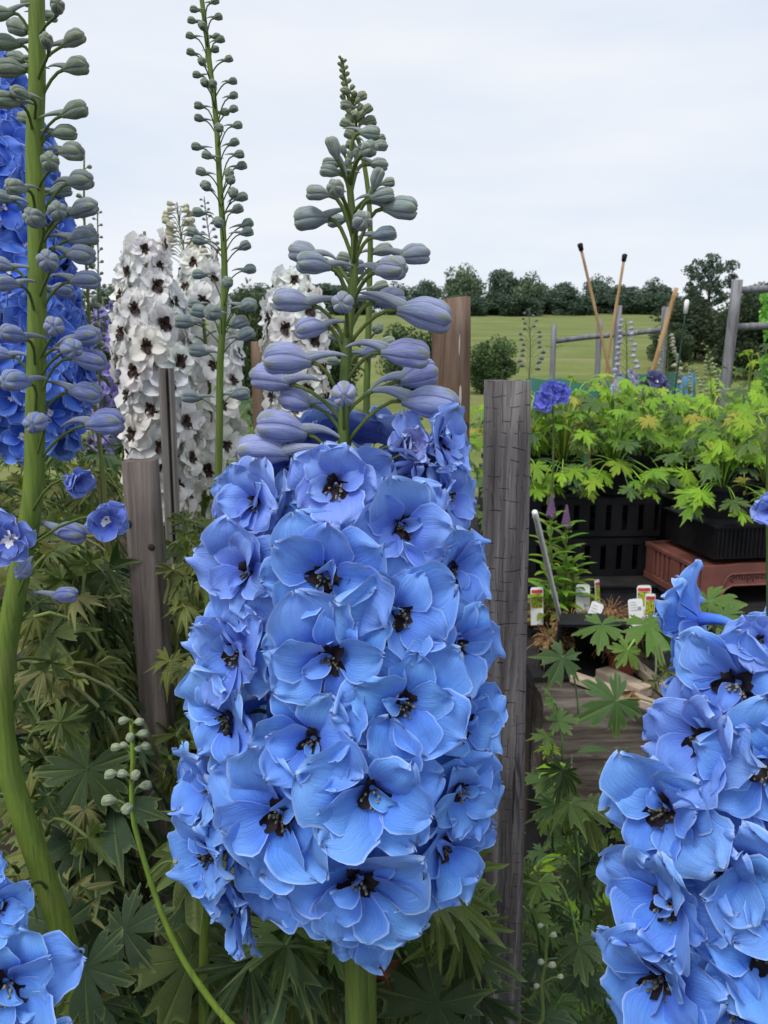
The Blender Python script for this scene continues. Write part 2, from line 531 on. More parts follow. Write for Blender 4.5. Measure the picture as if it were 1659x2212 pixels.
tree_labels = set()
def tree(name, label, x, ytop, ybase, wide, Y, crown, seed, cat='tree', color=(1, 1, 1), group=None, trunk_frac=0.3, limbs=True):
    base = at(x, ybase, Y)
    gz = hgt(base.x, Y)
    top = at(x, ytop, Y).z
    w = wide * mpp(at(x, ytop, Y)) * 0.5
    o = thing(name, label, cat, (base.x, Y, gz), group)
    H = top - gz
    cb = H * trunk_frac
    rz = (H - cb) / 2 / 0.95
    cc = Vector((0, 0, cb + (H - cb) / 2))
    me, cl = crown
    rr = random.Random(seed)
    ang = rr.uniform(0, 6.28)
    M = T(cc) @ Matrix.Diagonal((w, w, rz, 1)) @ Matrix.Rotation(ang, 4, 'Z')
    obj('crown', me, o, M, color)
    cl2 = [Matrix.Rotation(ang, 3, 'Z') @ c_ for c_ in cl[:12 if limbs else 5]]
    obj('trunk', trunk_mesh(seed, max(0.03, H * 0.022), H, cc, Vector((w, w, rz)), cl2), o)
    return o

HAZEY = (1.0, 1.02, 1.1)  # bluish haze of distance put into the far crown tints
far = [  # x, top, wide, distance, label
    (-60, 610, 200, 120, 'broad dark tree on the far skyline left of the bright blue flower spike'),
    (120, 618, 170, 125, 'rounded dark tree on the skyline behind the thick budding green stem'),
    (265, 612, 130, 118, 'dark tree peeping past the edge of the white flower spikes'),
    (420, 622, 160, 122, 'dark tree on the skyline hidden behind the twin white flower spikes'),
    (560, 618, 140, 116, 'dark tree on the skyline between the white flower spikes'),
    (700, 612, 170, 126, 'dark tree on the skyline behind the bud tip of the large blue spike'),
    (845, 612, 100, 130, 'dark tree on the skyline just right of the large blue spike buds'),
    (915, 606, 90, 131, 'dark round tree on the skyline above the tall brown post'),
    (997, 577, 92, 138, 'pale domed tree standing tallest above the brown post on the skyline'),
    (1085, 583, 80, 136, 'tall green tree beside the pale domed tree on the skyline'),
    (1140, 590, 90, 134, 'bushy green tree on the skyline above the middle of the field'),
    (1215, 612, 90, 132, 'low dark tree on the skyline left of the crossed canes'),
    (1290, 598, 70, 135, 'dark tree with thin top between the two crossed canes'),
    (1345, 615, 80, 131, 'low dark tree on the skyline right of the crossed canes'),
    (1418, 603, 85, 120, 'dark domed tree on the skyline left of the open oak'),
    (1650, 610, 120, 118, 'dark tree on the skyline behind the tall fence post'),
]
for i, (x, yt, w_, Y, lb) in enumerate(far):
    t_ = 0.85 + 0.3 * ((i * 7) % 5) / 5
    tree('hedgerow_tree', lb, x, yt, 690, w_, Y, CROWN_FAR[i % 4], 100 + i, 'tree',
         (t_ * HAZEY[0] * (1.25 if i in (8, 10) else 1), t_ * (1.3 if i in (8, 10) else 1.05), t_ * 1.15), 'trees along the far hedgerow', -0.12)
low = [(880, 640), (940, 640), (1000, 636), (1060, 632), (1120, 636), (1180, 634), (1240, 632), (1300, 636), (1360, 634), (1420, 632), (1480, 640), (500, 640), (610, 640), (760, 640)]
for i, (x, yt) in enumerate(low):
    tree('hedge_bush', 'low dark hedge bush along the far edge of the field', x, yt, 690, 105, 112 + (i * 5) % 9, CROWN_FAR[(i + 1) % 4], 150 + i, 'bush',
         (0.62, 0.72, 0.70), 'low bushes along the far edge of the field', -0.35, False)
tree('oak_tree', 'open branched oak with sky showing through its domed crown', 1528, 538, 705, 142, 90, CROWN_OPEN[0], 201, 'tree', (0.75, 0.85, 0.95), None, 0.06)
near = [  # x, top, base, wide, Y, colour, label
    (1500, 655, 790, 230, 34, (0.50, 0.52, 0.42), 'big dark bush behind the wooden fence posts'),
    (1625, 640, 800, 200, 28, (0.46, 0.50, 0.38), 'dark bush behind the tallest fence post at the bench'),
    (1445, 700, 800, 110, 30, (0.55, 0.60, 0.45), 'dark bush at the edge of the field beside the lone slanting cane'),
    (1060, 735, 830, 130, 24, (0.62, 0.75, 0.45), 'dark green bush in the field beside the brown post'),
    (1190, 770, 815, 90, 40, (0.62, 0.75, 0.5), 'small round bush alone in the middle of the field'),
    (890, 695, 800, 150, 22, (0.55, 0.66, 0.42), 'dark green bush behind the upper buds of the large blue spike'),
    (545, 632, 850, 130, 17, (0.50, 0.55, 0.36), 'tall dark bush between the white flower spikes'),
    (700, 690, 850, 190, 19, (0.48, 0.58, 0.36), 'wide dark bush behind the stem of the large blue spike'),
    (250, 640, 850, 200, 18, (0.50, 0.58, 0.38), 'dark bush behind the left side of the white flower spikes'),
    (60, 640, 850, 240, 19, (0.50, 0.58, 0.38), 'dark bush behind the thick budding stem and the deep blue spike'),
]
for i, (x, yt, yb, w_, Y, c_, lb) in enumerate(near):
    tree('dark_bush', lb, x, yt, yb, w_, Y, CROWN_NEAR[i % 3], 300 + i, 'bush', c_, None, 0.0, False)
tree('leafy_tree', 'bright green leafy tree reaching in beside the tall fence post', 1725, 500, 800, 260, 11, CROWN_OPEN[1], 401, 'tree', (1.5, 2.6, 0.7), None, 0.1)

# ------------------------------------------------------------------ flower pieces
def petal_store(seed, width=1.0, cup=0.18, b0=32, b1=-18, ruff=0.05, nu=13, nv=12, notch=0.05):
    """one petal: base at the origin, length 1 along +Y, upper face +Z, frilled margin"""
    r = random.Random(seed)
    m = MB()
    pts, uvs = [], []
    ph = [r.uniform(0, 6.28) for _ in range(8)]
    f1, f2 = r.uniform(7, 11), r.uniform(15, 22)
    skew = r.uniform(-0.12, 0.12)
    twist = r.uniform(-0.25, 0.25)
    y = z = 0.0
    pu = 0.0
    for i in range(nu + 1):
        u = math.sin(math.pi / 2 * i / nu * 0.965) / math.sin(math.pi / 2 * 0.965)
        th = R(b0 + (b1 - b0) * sst(0.0, 1.0, u))
        y += (u - pu) * math.cos(th)
        z += (u - pu) * math.sin(th)
        pu = u
        hw = (0.15 + 0.85 * sst(0.0, 0.52, u))
        if u > 0.50:
            hw *= max(0.0, 1 - ((u - 0.50) / 0.505) ** 2.1) ** 0.60
        hw *= width * 0.5
        nrm = Vector((0, -math.sin(th), math.cos(th)))
        for j in range(nv + 1):
            v = -1 + 2 * j / nv
            e = abs(v)
            side = ph[0] if v > 0 else ph[1]
            out = 1 + 0.055 * math.sin(f2 * u + side) * sst(.35, .7, u) + 0.04 * math.sin(f1 * u * 1.3 + side * 2)
            x = v * hw * out + skew * u * u
            rip = math.sin(f1 * u + 1.7 * v + side) * 0.65 + math.sin(f2 * u + side * 1.9 + 2 * v) * 0.35
            a = ruff * (e ** 2.2) * sst(.25, .75, u) + ruff * 0.9 * sst(.72, 1.0, u)
            tipr = math.sin(5.5 * v + ph[2]) * 0.6 + math.sin(11 * v + ph[3]) * 0.4
            zz = cup * (v * v) * hw * 1.2 + a * rip + ruff * 1.1 * tipr * sst(.7, 1.0, u) + twist * v * hw * u * u
            zz += 0.075 * (noise.noise(Vector((v * 1.3 + seed, u * 2.6, ph[7]))) ) * sst(.1, .6, u)
            zz += 0.018 * math.sin(3.1 * v + 4 * u + ph[4]) - 0.02 * math.exp(-(v * 5) ** 2) * sst(0, .4, u)
            yy = notch * (math.sin(6 * v + ph[5]) * .5 + math.sin(13 * v + ph[6]) * .5) * sst(.75, 1.0, u) * 0.9
            p = Vector((x, y + yy, z)) + nrm * zz
            pts.append(p)
            uvs.append((j / nv, u))
    m.grid(pts, uvs, nu + 1, nv + 1)
    return m

PET_OUT = [petal_store(1000 + i, 0.98 + 0.04 * (i % 4), 0.20 - 0.06 * (i % 3), 34 - 4 * (i % 3), -22 + 7 * (i % 4), 0.055 + 0.016 * (i % 3), notch=.07) for i in range(9)]
PET_IN = [petal_store(1100 + i, 0.84 + 0.06 * (i % 3), 0.26 - 0.08 * (i % 3), 34, -26 + 9 * (i % 4), 0.050 + 0.016 * (i % 3), notch=.06) for i in range(9)]
PET_CURL = [petal_store(1200 + i, 0.62, 0.9, 30, -70 + 30 * i, 0.07) for i in range(3)]
PET_LOW = [petal_store(1300 + i, 0.95, 0.25, 34, -20, 0.075, 5, 6) for i in range(5)]
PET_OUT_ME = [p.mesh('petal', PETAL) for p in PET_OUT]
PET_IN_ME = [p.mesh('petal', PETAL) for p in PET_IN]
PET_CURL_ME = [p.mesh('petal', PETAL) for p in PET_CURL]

def blob(m, c, r, mat=0, M=None, n=6, k=4, sq=(1, 1, 1)):
    pts, uvs = [], []
    for i in range(k + 1):
        a = math.pi * i / k
        for j in range(n):
            t = 2 * math.pi * j / n
            p = Vector(c) + Vector((math.sin(a) * math.cos(t) * r * sq[0], math.sin(a) * math.sin(t) * r * sq[1], math.cos(a) * r * sq[2]))
            pts.append(M @ p if M else p); uvs.append((j / n, i / k))
    m.grid(pts, uvs, k + 1, n, mat, True)

def eye_store(seed, n=4, size=0.36):
    r = random.Random(seed)
    m = MB()
    small = [petal_store(seed * 7 + i, 0.7, 0.5, 40, -60, 0.09, 5, 4) for i in range(n)]
    for i, s in enumerate(small):
        az = (i + r.uniform(-.25, .25)) * 2 * math.pi / n + 0.6
        M = Matrix.Rotation(az, 4, 'Z') @ T((0, 0.03, 0.03)) @ Matrix.Rotation(R(r.uniform(32, 60)), 4, 'X') @ Matrix.Scale(size * r.uniform(.75, 1.25), 4)
        m.add(s, M)
    return m

def stamen_store(seed, n=15):
    r = random.Random(seed)
    m = MB()
    for i in range(n):
        a = r.uniform(0, 6.28)
        d = 0.12 * math.sqrt(r.random()) + 0.02
        tip = Vector((math.cos(a) * d, math.sin(a) * d - 0.06, r.uniform(0.10, 0.24)))
        m.tube(bez(Vector((0, 0, 0)), Vector((0, 0, .08)), tip * 0.8, tip, 4), 0.008, 4)
        blob(m, tip, 0.024, 1, None, 5, 3, (1, 1, 1.5))
    return m

EYE_ME = [eye_store(40 + i, 3 + i % 3).mesh('eye', EYE) for i in range(4)]
EYE_W_ME = [eye_store(60 + i, 4, 0.40).mesh('eye', EYEW) for i in range(3)]
STAMEN_ME = [stamen_store(70 + i).mesh('stamens', [STAMEN, STAMEN if i % 2 else STAMENP]) for i in range(4)]

def spur_pts(l, drop=0.25):
    return bez(Vector((0, 0, 0.02)), Vector((0, 0.10, -0.35 * l)), Vector((0, 0.16, -0.7 * l)), Vector((0, 0.10 - drop, -l)), 7)

def col_j(c, r, a=0.06):
    k = 1 + r.uniform(-a, a)
    return (min(1, c[0] * k * (1 + r.uniform(-a, a))), min(1, c[1] * k), min(1, c[2] * (1 + r.uniform(-a, a) * .4)), c[3] if len(c) > 3 else 1)

def floret_layout(r, open_=1.0, n_in=5, curl=1):
    """list of (kind, index, matrix) of the petals of one floret of radius 1"""
    out = []
    roll = r.uniform(0, 6.28)
    cl = (1 - open_) * 62
    for k in range(5):
        az = roll + k * 2 * math.pi / 5 + r.uniform(-.14, .14)
        el = R(r.uniform(-12, 18) + cl)
        s = r.uniform(.90, 1.10)
        M = Matrix.Rotation(az, 4, 'Z') @ T((0, 0.05, -0.05 + 0.015 * (k % 2))) @ Matrix.Rotation(el, 4, 'X') @ Matrix.Rotation(R(r.uniform(-12, 12)), 4, 'Y') @ Matrix.Diagonal((s * r.uniform(.95, 1.12), s, s, 1))
        out.append(('o', r.randrange(9), M))
    for k in range(n_in):
        az = roll + (k + .5) * 2 * math.pi / n_in + r.uniform(-.25, .25)
        el = R(r.uniform(-4, 20) + cl * .95)
        s = r.uniform(.68, .90)
        M = Matrix.Rotation(az, 4, 'Z') @ T((0, 0.05, 0.035 + 0.015 * (k % 2))) @ Matrix.Rotation(el, 4, 'X') @ Matrix.Rotation(R(r.uniform(-18, 18)), 4, 'Y') @ Matrix.Scale(s, 4)
        out.append(('i', r.randrange(9), M))
    for k in range(curl):
        az = r.uniform(0, 6.28)
        M = Matrix.Rotation(az, 4, 'Z') @ T((0, 0.05, 0.07)) @ Matrix.Rotation(R(r.uniform(35, 60)), 4, 'X') @ Matrix.Scale(r.uniform(.38, .5), 4)
        out.append(('c', r.randrange(3), M))
    return out

def joined_floret(seed, mt, low=False, open_=1.0, n_in=5):
    r = random.Random(seed)
    m = MB()
    for kind, i, M in floret_layout(r, open_, n_in, 0 if low else 1):
        src = PET_LOW[i % 5] if low else (PET_OUT[i] if kind == 'o' else PET_IN[i] if kind == 'i' else PET_CURL[i])
        m.add(src, M, 0)
    m.tube(spur_pts(0.9), [0.13, .11, .09, .075, .06, .045, .02], 6, 0)
    return m.mesh('floret', mt)

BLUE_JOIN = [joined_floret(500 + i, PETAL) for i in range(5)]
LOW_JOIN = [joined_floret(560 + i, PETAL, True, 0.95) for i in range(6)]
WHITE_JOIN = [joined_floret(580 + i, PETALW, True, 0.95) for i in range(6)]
EYE_B_ME = [eye_store(80 + i, 4, 0.42).mesh('eye', EYEB) for i in range(4)]

def pedicel_into(m, root, base, tangent, rad, mat=0, inv=None, n=6):
    """thin stalk from the stem to a bud or flower base, in the part's own space"""
    l = (base - root).length
    pts = bez(root, root + Vector((base.x - root.x, base.y - root.y, 0)) * 0.28 + Vector((0, 0, l * 0.32)), base - tangent * l * 0.30, base, n)
    if inv is not None:
        pts = [inv @ p for p in pts]
        rad = rad * inv.to_scale()[0]
    m.tube(pts, [rad * 1.35] + [rad] * (len(pts) - 2) + [rad * 1.2], 6, mat)

GREEN = (0.150, 0.215, 0.040)
def floret(plant, pos, axis, rad, root, color, seed, split=True, open_=1.0, n_in=5, curl=1, eye='dark', stalk_col=GREEN, eye_scale=1.0, name='floret'):
    r = random.Random(seed)
    Mw = T(pos) @ frame(axis, roll=r.uniform(-.4, .4)) @ Matrix.Scale(rad, 4)
    inv = Mw.inverted()
    back = pos - Vector(axis).normalized() * rad * 0.10
    if split is True:
        m = MB()
        m.tube(spur_pts(0.95), [0.14, .12, .10, .08, .06, .045, .02], 7, 0)
        blob(m, (0, 0, 0), 0.13, 0, None, 8, 5)
        f = child(name, m.mesh('floret', PETAL), plant, Mw, color)
        for kind, i, M in floret_layout(r, open_, n_in, curl):
            me = PET_OUT_ME[i] if kind == 'o' else PET_IN_ME[i] if kind == 'i' else PET_CURL_ME[i]
            obj('petal', me, f, M, col_j(color, r, .11))
    else:
        f = child(name, (BLUE_JOIN if split is False else split)[seed % 5], plant, Mw, col_j(color, r))
    es = EYE_ME if eye == 'dark' else EYE_W_ME if eye == 'white' else EYE_B_ME
    if eye != 'none':
        obj('eye', es[seed % len(es)], f, T((0, 0, .03)) @ Matrix.Scale(eye_scale, 4))
        if eye == 'dark':
            obj('stamens', STAMEN_ME[seed % 4], f, T((0, -.05, 0.04)) @ Matrix.Scale(eye_scale * 1.15, 4))
    m = MB()
    pedicel_into(m, root, back, Vector(axis).normalized(), 0.0013 if rad > 0.028 else 0.0009, 0, inv)
    obj('flower_stalk', m.mesh('flower_stalk', STEM), f, None, stalk_col)
    return f

# buds ------------------------------------------------------------
def bud_store(seed, fat=0.30, crumple=1.0):
    """closed bud along +Z from 0 to 1: five sepals pressed together"""
    r = random.Random(seed)
    m = MB()
    pts, uvs = [], []
    n, k = 40, 12
    tw = r.uniform(-.3, .3)
    lump = [r.uniform(-.05, .05) for _ in range(5)]
    for i in range(k + 1):
        t = i / k
        t = 1 - (1 - t) ** 1.25
        prof = fat * (0.30 + 0.70 * sst(-.08, .50, t)) * (1 - .10 * sst(.62, .9, t))
        if t > .86:
            prof *= math.sqrt(max(.12, 1 - ((t - .86) / .15) ** 2))
        for j in range(n):
            a = j / n
            s = abs(math.sin(5 * math.pi * a))
            lob = int(a * 5) % 5
            gro = (s ** 0.45)
            rad = prof * (0.90 + 0.13 * gro + lump[lob] * t)
            zz = t + 0.06 * crumple * sst(.75, 1.0, t) * (s - .5) + lump[lob] * .5 * sst(.7, 1, t)
            tipb = 0.035 * crumple * math.exp(-((t - .80) / .07) ** 2) * (s ** 3)
            rad += tipb
            ang = 2 * math.pi * a + tw * t
            bendx = 0.05 * math.sin(math.pi * t)
            pts.append(Vector((math.cos(ang) * rad, math.sin(ang) * rad + bendx, zz)))
            uvs.append((a, t))
    m.grid(pts, uvs, k + 1, n, 0, True)
    m.f.append(tuple(reversed(range(n)))); m.mi.append(0)
    m.f.append(tuple(k * n + j for j in range(n))); m.mi.append(0)
    return m
BUD_ME = [bud_store(600 + i, 0.295 + 0.02 * (i % 3)).mesh('bud', BUD) for i in range(6)]
BUD_FAT_ME = [bud_store(620 + i, 0.37, 0.5).mesh('bud', BUD) for i in range(4)]
def spur_mesh(seed, l=0.9, w=0.088):
    r = random.Random(seed)
    m = MB()
    c = r.uniform(-.12, .2)
    m.tube(bez(Vector((0, 0.05, 0.16)), Vector((0, 0.20, -0.15)), Vector((0, 0.24 + c * .3, -0.6 * l)), Vector((0, 0.12 + c, -l)), 9),
           [w * q for q in (1.5, 1.45, 1.25, 1.05, .88, .72, .55, .4, .15)], 8)
    return m.mesh('spur', BUD)
SPUR_ME = [spur_mesh(640 + i, 0.75 + .1 * (i % 3)) for i in range(4)]

def bud(plant, base, tip_dir, length, root, color, seed, fat=False, spur=True, stalk_col=GREEN, stalk=0.0011, name='bud'):
    r = random.Random(seed)
    Mw = T(base) @ frame(tip_dir, roll=r.uniform(-.35, .35)) @ Matrix.Scale(length, 4)
    me = (BUD_FAT_ME if fat else BUD_ME)[r.randrange(4)]
    o = child(name, me, plant, Mw, col_j(color, r, .05))
    if spur:
        sc = tuple(0.5 * a + 0.5 * b_ for a, b_ in zip(color, (0.36, 0.42, 0.40)))
        obj('spur', SPUR_ME[r.randrange(4)], o, None, sc)
    m = MB()
    pedicel_into(m, root, base + Vector(tip_dir).normalized() * length * .03, Vector(tip_dir).normalized(), stalk, 0, Mw.inverted())
    obj('bud_stalk', m.mesh('bud_stalk', STEM), o, None, stalk_col)
    return o

class Stem:
    """a stem that follows picture positions at ground distance Y and then runs down to the soil"""
    def __init__(self, pts, Y, foot=None):
        self.px = pts
        self.Y = Y
        self.P = [at(x, y, Y) for x, y in pts]
        last = self.P[-1]
        fx = last.x if foot is None else foot
        self.foot = Vector((fx, Y, 0.0))
    def x_at(self, y):
        p = self.px
        if y <= p[0][1]:
            return p[0][0]
        for (x0, y0), (x1, y1) in zip(p, p[1:]):
            if y <= y1:
                return x0 + (x1 - x0) * (y - y0) / (y1 - y0)
        return p[-1][0]
    def pt(self, y):
        return at(self.x_at(y), y, self.Y)
    def mesh(self, r0, r1, n=10, ridges=False):
        dense = []
        fb = self.foot - Vector((0, 0, .02))
        k_ = max(2, int((self.P[-1] - fb).length / .08))
        A = self.P + [self.P[-1].lerp(fb, (q + 1) / k_) for q in range(k_)]
        for i in range(len(A) - 1):
            p0, p1, p2, p3 = A[max(0, i - 1)], A[i], A[i + 1], A[min(len(A) - 1, i + 2)]
            for k in range(3):
                t = k / 3
                dense.append(0.5 * ((2 * p1) + (p2 - p0) * t + (2 * p0 - 5 * p1 + 4 * p2 - p3) * t * t + (3 * p1 - p0 - 3 * p2 + p3) * t ** 3))
        dense.append(A[-1])
        m = MB()
        ztop, zb = A[0].z, A[len(self.P) - 1].z
        rad = []
        for p in dense:
            f_ = max(0.0, min(1.15, (ztop - p.z) / max(1e-4, ztop - zb)))
            rad.append(r0 + (r1 - r0) * f_)
        m.tube([p - self.foot for p in dense], rad, n)
        return m.mesh('stem', STEM)

def spike_plant(name, label, st, r0, r1, stem_col, cat='delphinium', group=None):
    o = thing(name, label, cat, st.foot, group)
    obj('stem', st.mesh(r0, r1), o, None, stem_col)
    return o

def place_buds(plant, st, lst, color_at, seed0, fat_below=0, stalk_col=GREEN, stalk=0.0011, depth=0.030, drop=(50, 80), spur_min=24, pitch=(-.22, 0.32)):
    for i, b_ in enumerate(lst):
        x, y, L = b_[:3]
        mode = b_[3] if len(b_) > 3 else None
        r = random.Random(seed0 + i)
        sx = st.x_at(y)
        dx = x - sx
        if mode is None:
            mode = 's'
        sg = 1 if dx > 0 else -1
        up = r.uniform(*pitch)
        if mode == 'f':
            d = Vector((dx * 0.010 + r.uniform(-.15, .15), -1, 0.05 + up * 0.6)); Y = st.Y - depth
        elif mode == 'b':
            d = Vector((sg * 0.9, 0.55, 0.1 + up)); Y = st.Y + depth * 0.8
        elif mode == 'u':
            d = Vector((sg * 0.35, -0.25, 0.9)); Y = st.Y - depth * .3
        else:
            d = Vector((sg, r.uniform(-.45, .05), up)); Y = st.Y - r.uniform(-.1, .4) * depth
        d.normalize()
        c = at(x, y, Y)
        l = L * mpp(c) * (1.15 if mode == 'f' else 1.0)
        base = c - d * l * 0.5
        dr = r.uniform(*drop)
        root = st.pt(y + dr)
        bud(plant, base, d, l, root, color_at(y), seed0 * 3 + i, L < fat_below, L >= spur_min, stalk_col, stalk)

# ------------------------------------------------------------------ the large blue spike
B_MID = (0.112, 0.365, 0.960)
B_LIL = (0.250, 0.350, 0.880)
st_main = Stem([(752, 338), (757, 420), (766, 520), (764, 600), (752, 720), (742, 900), (748, 1200), (756, 1600), (764, 1950), (772, 2212)], 0.48)
main = spike_plant('blue_delphinium', 'large sky blue delphinium spike in full bloom with pale buds above', st_main, 0.0018, 0.0085, (0.115, 0.175, 0.035))

def R_env(y):
    """radius of the flower column at picture height y, in metres"""
    pts = [(880, 0.036), (1000, 0.052), (1150, 0.062), (1300, 0.070), (1500, 0.076), (1700, 0.080), (1850, 0.074), (2000, 0.050)]
    if y <= pts[0][0]:
        return pts[0][1]
    for (a, ra), (b_, rb) in zip(pts, pts[1:]):
        if y <= b_:
            return ra + (rb - ra) * (y - a) / (b_ - a)
    return pts[-1][1]

def env_point(st, x, y, k=1.0, renv=R_env, back=False):
    Y = st.Y - renv(y)
    for _ in range(6):
        p = at(x, y, Y)
        q = Vector((at(st.x_at(y), y, st.Y).x, st.Y, p.z))
        dx = p.x - q.x
        rr = renv(y) * k
        dx = max(-rr * .98, min(rr * .98, dx))
        Y = st.Y + (1 if back else -1) * math.sqrt(rr * rr - dx * dx)
    out = Vector((dx, Y - st.Y, 0)).normalized()
    return at(x, y, Y), out

FL = [  # eye x, y, radius in picture units, up tilt, openness, lilac, side turn
    (726, 1046, 92, 0.06, 0.66, 0.55, 0.0),
    (862, 1132, 112, 0.05, 0.85, 0.35, 0.15),
    (706, 1238, 138, -0.02, 0.95, 0.15, 0.0),
    (560, 1085, 95, 0.10, 0.70, 0.6, -0.35),
    (852, 1318, 132, 0.00, 0.9, 0.1, 0.05),
    (712, 1412, 138, 0.00, 0.92, 0.1, 0.0),
    (866, 1508, 132, -0.02, 0.92, 0.0, 0.05),
    (680, 1588, 128, 0.02, 0.85, 0.05, -0.05),
    (802, 1692, 142, -0.05, 0.95, 0.0, 0.0),
    (612, 1742, 152, -0.05, 0.98, 0.0, -0.05),
    (776, 1885, 150, -0.12, 0.98, 0.0, 0.0),
    (545, 1235, 118, 0.02, 0.85, 0.4, -0.3),
    (520, 1400, 120, 0.00, 0.85, 0.3, -0.35),
    (505, 1545, 118, 0.00, 0.85, 0.1, -0.35),
    (470, 1690, 112, 0.00, 0.85, 0.1, -0.4),
    (470, 1835, 120, -0.05, 0.9, 0.0, -0.35),
    (530, 1945, 112, -0.25, 0.85, 0.0, -0.2),
    (948, 960, 78, 0.15, 0.75, 0.5, 0.45),
    (955, 1075, 88, 0.05, 0.85, 0.4, 0.4),
    (965, 1230, 100, 0.00, 0.85, 0.15, 0.4),
    (975, 1385, 105, 0.00, 0.85, 0.1, 0.4),
    (985, 1560, 105, 0.00, 0.88, 0.0, 0.4),
    (985, 1700, 108, 0.00, 0.88, 0.0, 0.35),
    (950, 1820, 112, -0.08, 0.9, 0.0, 0.3),
    (640, 1325, 105, 0.0, 0.8, 0.2, -0.2),
    (625, 1880, 110, -0.1, 0.9, 0.0, -0.1),
]
for i, (x, y, rp_, up, op, li, turn) in enumerate(FL):
    k = 1.0 if i < 24 else 0.72
    p, n_ = env_point(st_main, x, y, k)
    ax = Vector((n_.x * 0.55 + turn * 0.30, n_.y - .25, up + 0.04))
    colr = tuple(B_MID[j] + (B_LIL[j] - B_MID[j]) * li for j in range(3))
    root = st_main.pt(min(2080, y + 110))
    floret(main, p, ax, rp_ * 1.13 * mpp(p), root, colr, 2000 + i * 13, True, op, 5 if i else 4, 1 if i else 0, 'dark', eye_scale=0.86 if i else 1.25)
# florets wrapped round the sides and back of the column
rb_ = random.Random(5)
for i in range(46):
    y = 1010 + (1920 - 1010) * i / 45
    a = i * 2.39996
    ca, sa = math.cos(a), math.sin(a)
    if sa < -0.15:
        kk = 0.55 if y > 1090 else .2
    else:
        kk = 0.92
    ctr = st_main.pt(y)
    rr = R_env(y) * kk
    p = ctr + Vector((ca * rr, sa * rr, 0))
    colr = tuple(B_MID[j] + (B_LIL[j] - B_MID[j]) * (0.5 if y < 1150 else 0.05) for j in range(3))
    floret(main, p, Vector((ca, sa, rb_.uniform(-.1, .15))), rb_.uniform(.027, .034), st_main.pt(min(2080, y + 100)), colr, 2600 + i, False, eye='dark')

for i, (dx, dy, y) in enumerate([(-.030, .020, 985), (.032, .028, 975), (.0, .045, 960), (.045, -.012, 1000)]):
    p = st_main.pt(y) + Vector((dx, dy, 0))
    floret(main, p, Vector((dx * 20, dy * 12 - .2, .7)), .031, st_main.pt(y + 90), (0.22, 0.36, .90), 2700 + i, False, eye='dark')

def c2(x, y): return ((700 + x * .5425) / 1.4756, (100 + y * .5425) / 1.4756)
def c6(x, y): return (508.3 + x * .28595, 643.8 + y * .28595)
mb = []
for x, y, L, md in [(670, 690, 48, 'u'), (872, 700, 44, 'f'), (880, 600, 44, 's'), (935, 675, 38, 'b'), (660, 780, 40, 's'), (652, 825, 44, 's'), (690, 935, 52, 'f'),
                    (925, 870, 46, 'u'), (930, 785, 44, 'b'), (580, 955, 50, 's'), (955, 970, 50, 's'), (1060, 1045, 72, 's'), (540, 1105, 72, 's'),
                    (835, 1125, 52, 'f'), (690, 1115, 46, 'b'), (965, 1195, 52, 's'), (500, 1310, 72, 'b'), (555, 1370, 74, 's'), (1135, 1320, 76, 'b'),
                    (1000, 1400, 74, 'f'), (790, 1390, 46, 'b'), (430, 1595, 84, 's'), (725, 1605, 60, 'f'), (990, 1575, 74, 'b')]:
    mb.append((*c2(x, y), L, md))
for x, y, L, md in [(575, 235, 70, 's'), (1420, 130, 116, 's'), (400, 470, 102, 's'), (1280, 430, 104, 's'), (1370, 590, 92, 'b'), (280, 620, 102, 'b'), (820, 735, 78, 'f'),
                    (465, 775, 80, 'b'), (1470, 800, 122, 's'), (355, 990, 108, 's'), (215, 1170, 112, 's'), (1000, 420, 40, 'b')]:
    mb.append((*c6(x, y), L, md))
def main_bud_col(y):
    f_ = sst(300, 900, y)
    a, b_ = (0.27, 0.34, 0.27), (0.300, 0.340, 0.640)
    return tuple(a[j] + (b_[j] - a[j]) * f_ for j in range(3))
place_buds(main, st_main, mb, main_bud_col, 3000, 0, (0.155, 0.215, 0.045), 0.0012, 0.034, (60, 105))
p, n_ = env_point(st_main, 868, 960, .9)
floret(main, p, Vector((0.55, -0.8, 0.05)), 58 * mpp(p), st_main.pt(1040), (0.22, 0.27, 0.66), 3300, True, 0.05, 4, 0, 'none', name='opening_bud')
for i, (x, y) in enumerate([(745, 338), (757, 350), (768, 345), (748, 365)]):
    c = at(x, y, .48)
    bud(main, c, Vector((-.3 + .2 * i, -.2, 1)), .006, st_main.pt(y + 14), (0.24, 0.27, 0.22), 3350 + i, False, False, stalk=.0006)

# slim spike standing right behind it
st_slim = Stem([(738, 126), (744, 165), (752, 205), (764, 250), (770, 290), (782, 330), (796, 420), (800, 520), (798, 620), (795, 760), (792, 900), (795, 1400), (800, 2212)], 0.57)
slim = spike_plant('slim_delphinium', 'slim green bud spike rising to a thin tip behind the large blue spike', st_slim, 0.0012, 0.0055, (0.125, 0.185, 0.035))
sb = []
for x, y, L, md in [(745, 350, 20, 's'), (830, 385, 26, 's'), (750, 440, 28, 's'), (865, 460, 26, 's'), (795, 495, 20, 'f'), (745, 545, 28, 's'), (765, 515, 18, 's'), (880, 530, 30, 's'),
                    (770, 610, 28, 's'), (945, 630, 22, 's'), (775, 672, 26, 's'), (990, 890, 28, 's'), (735, 1335, 34, 's'), (715, 1420, 30, 's'), (955, 1290, 46, 's'), (940, 1500, 36, 's')]:
    sb.append((*c2(x, y), L, md))
for x, y, L, md in [(1075, 235, 30, 'f'), (1150, 340, 34, 's'), (985, 410, 34, 'f'), (760, 290, 34, 's'), (740, 480, 30, 's'), (1180, 665, 42, 's'), (1200, 920, 44, 's')]:
    sb.append((*c6(x, y), L, md))
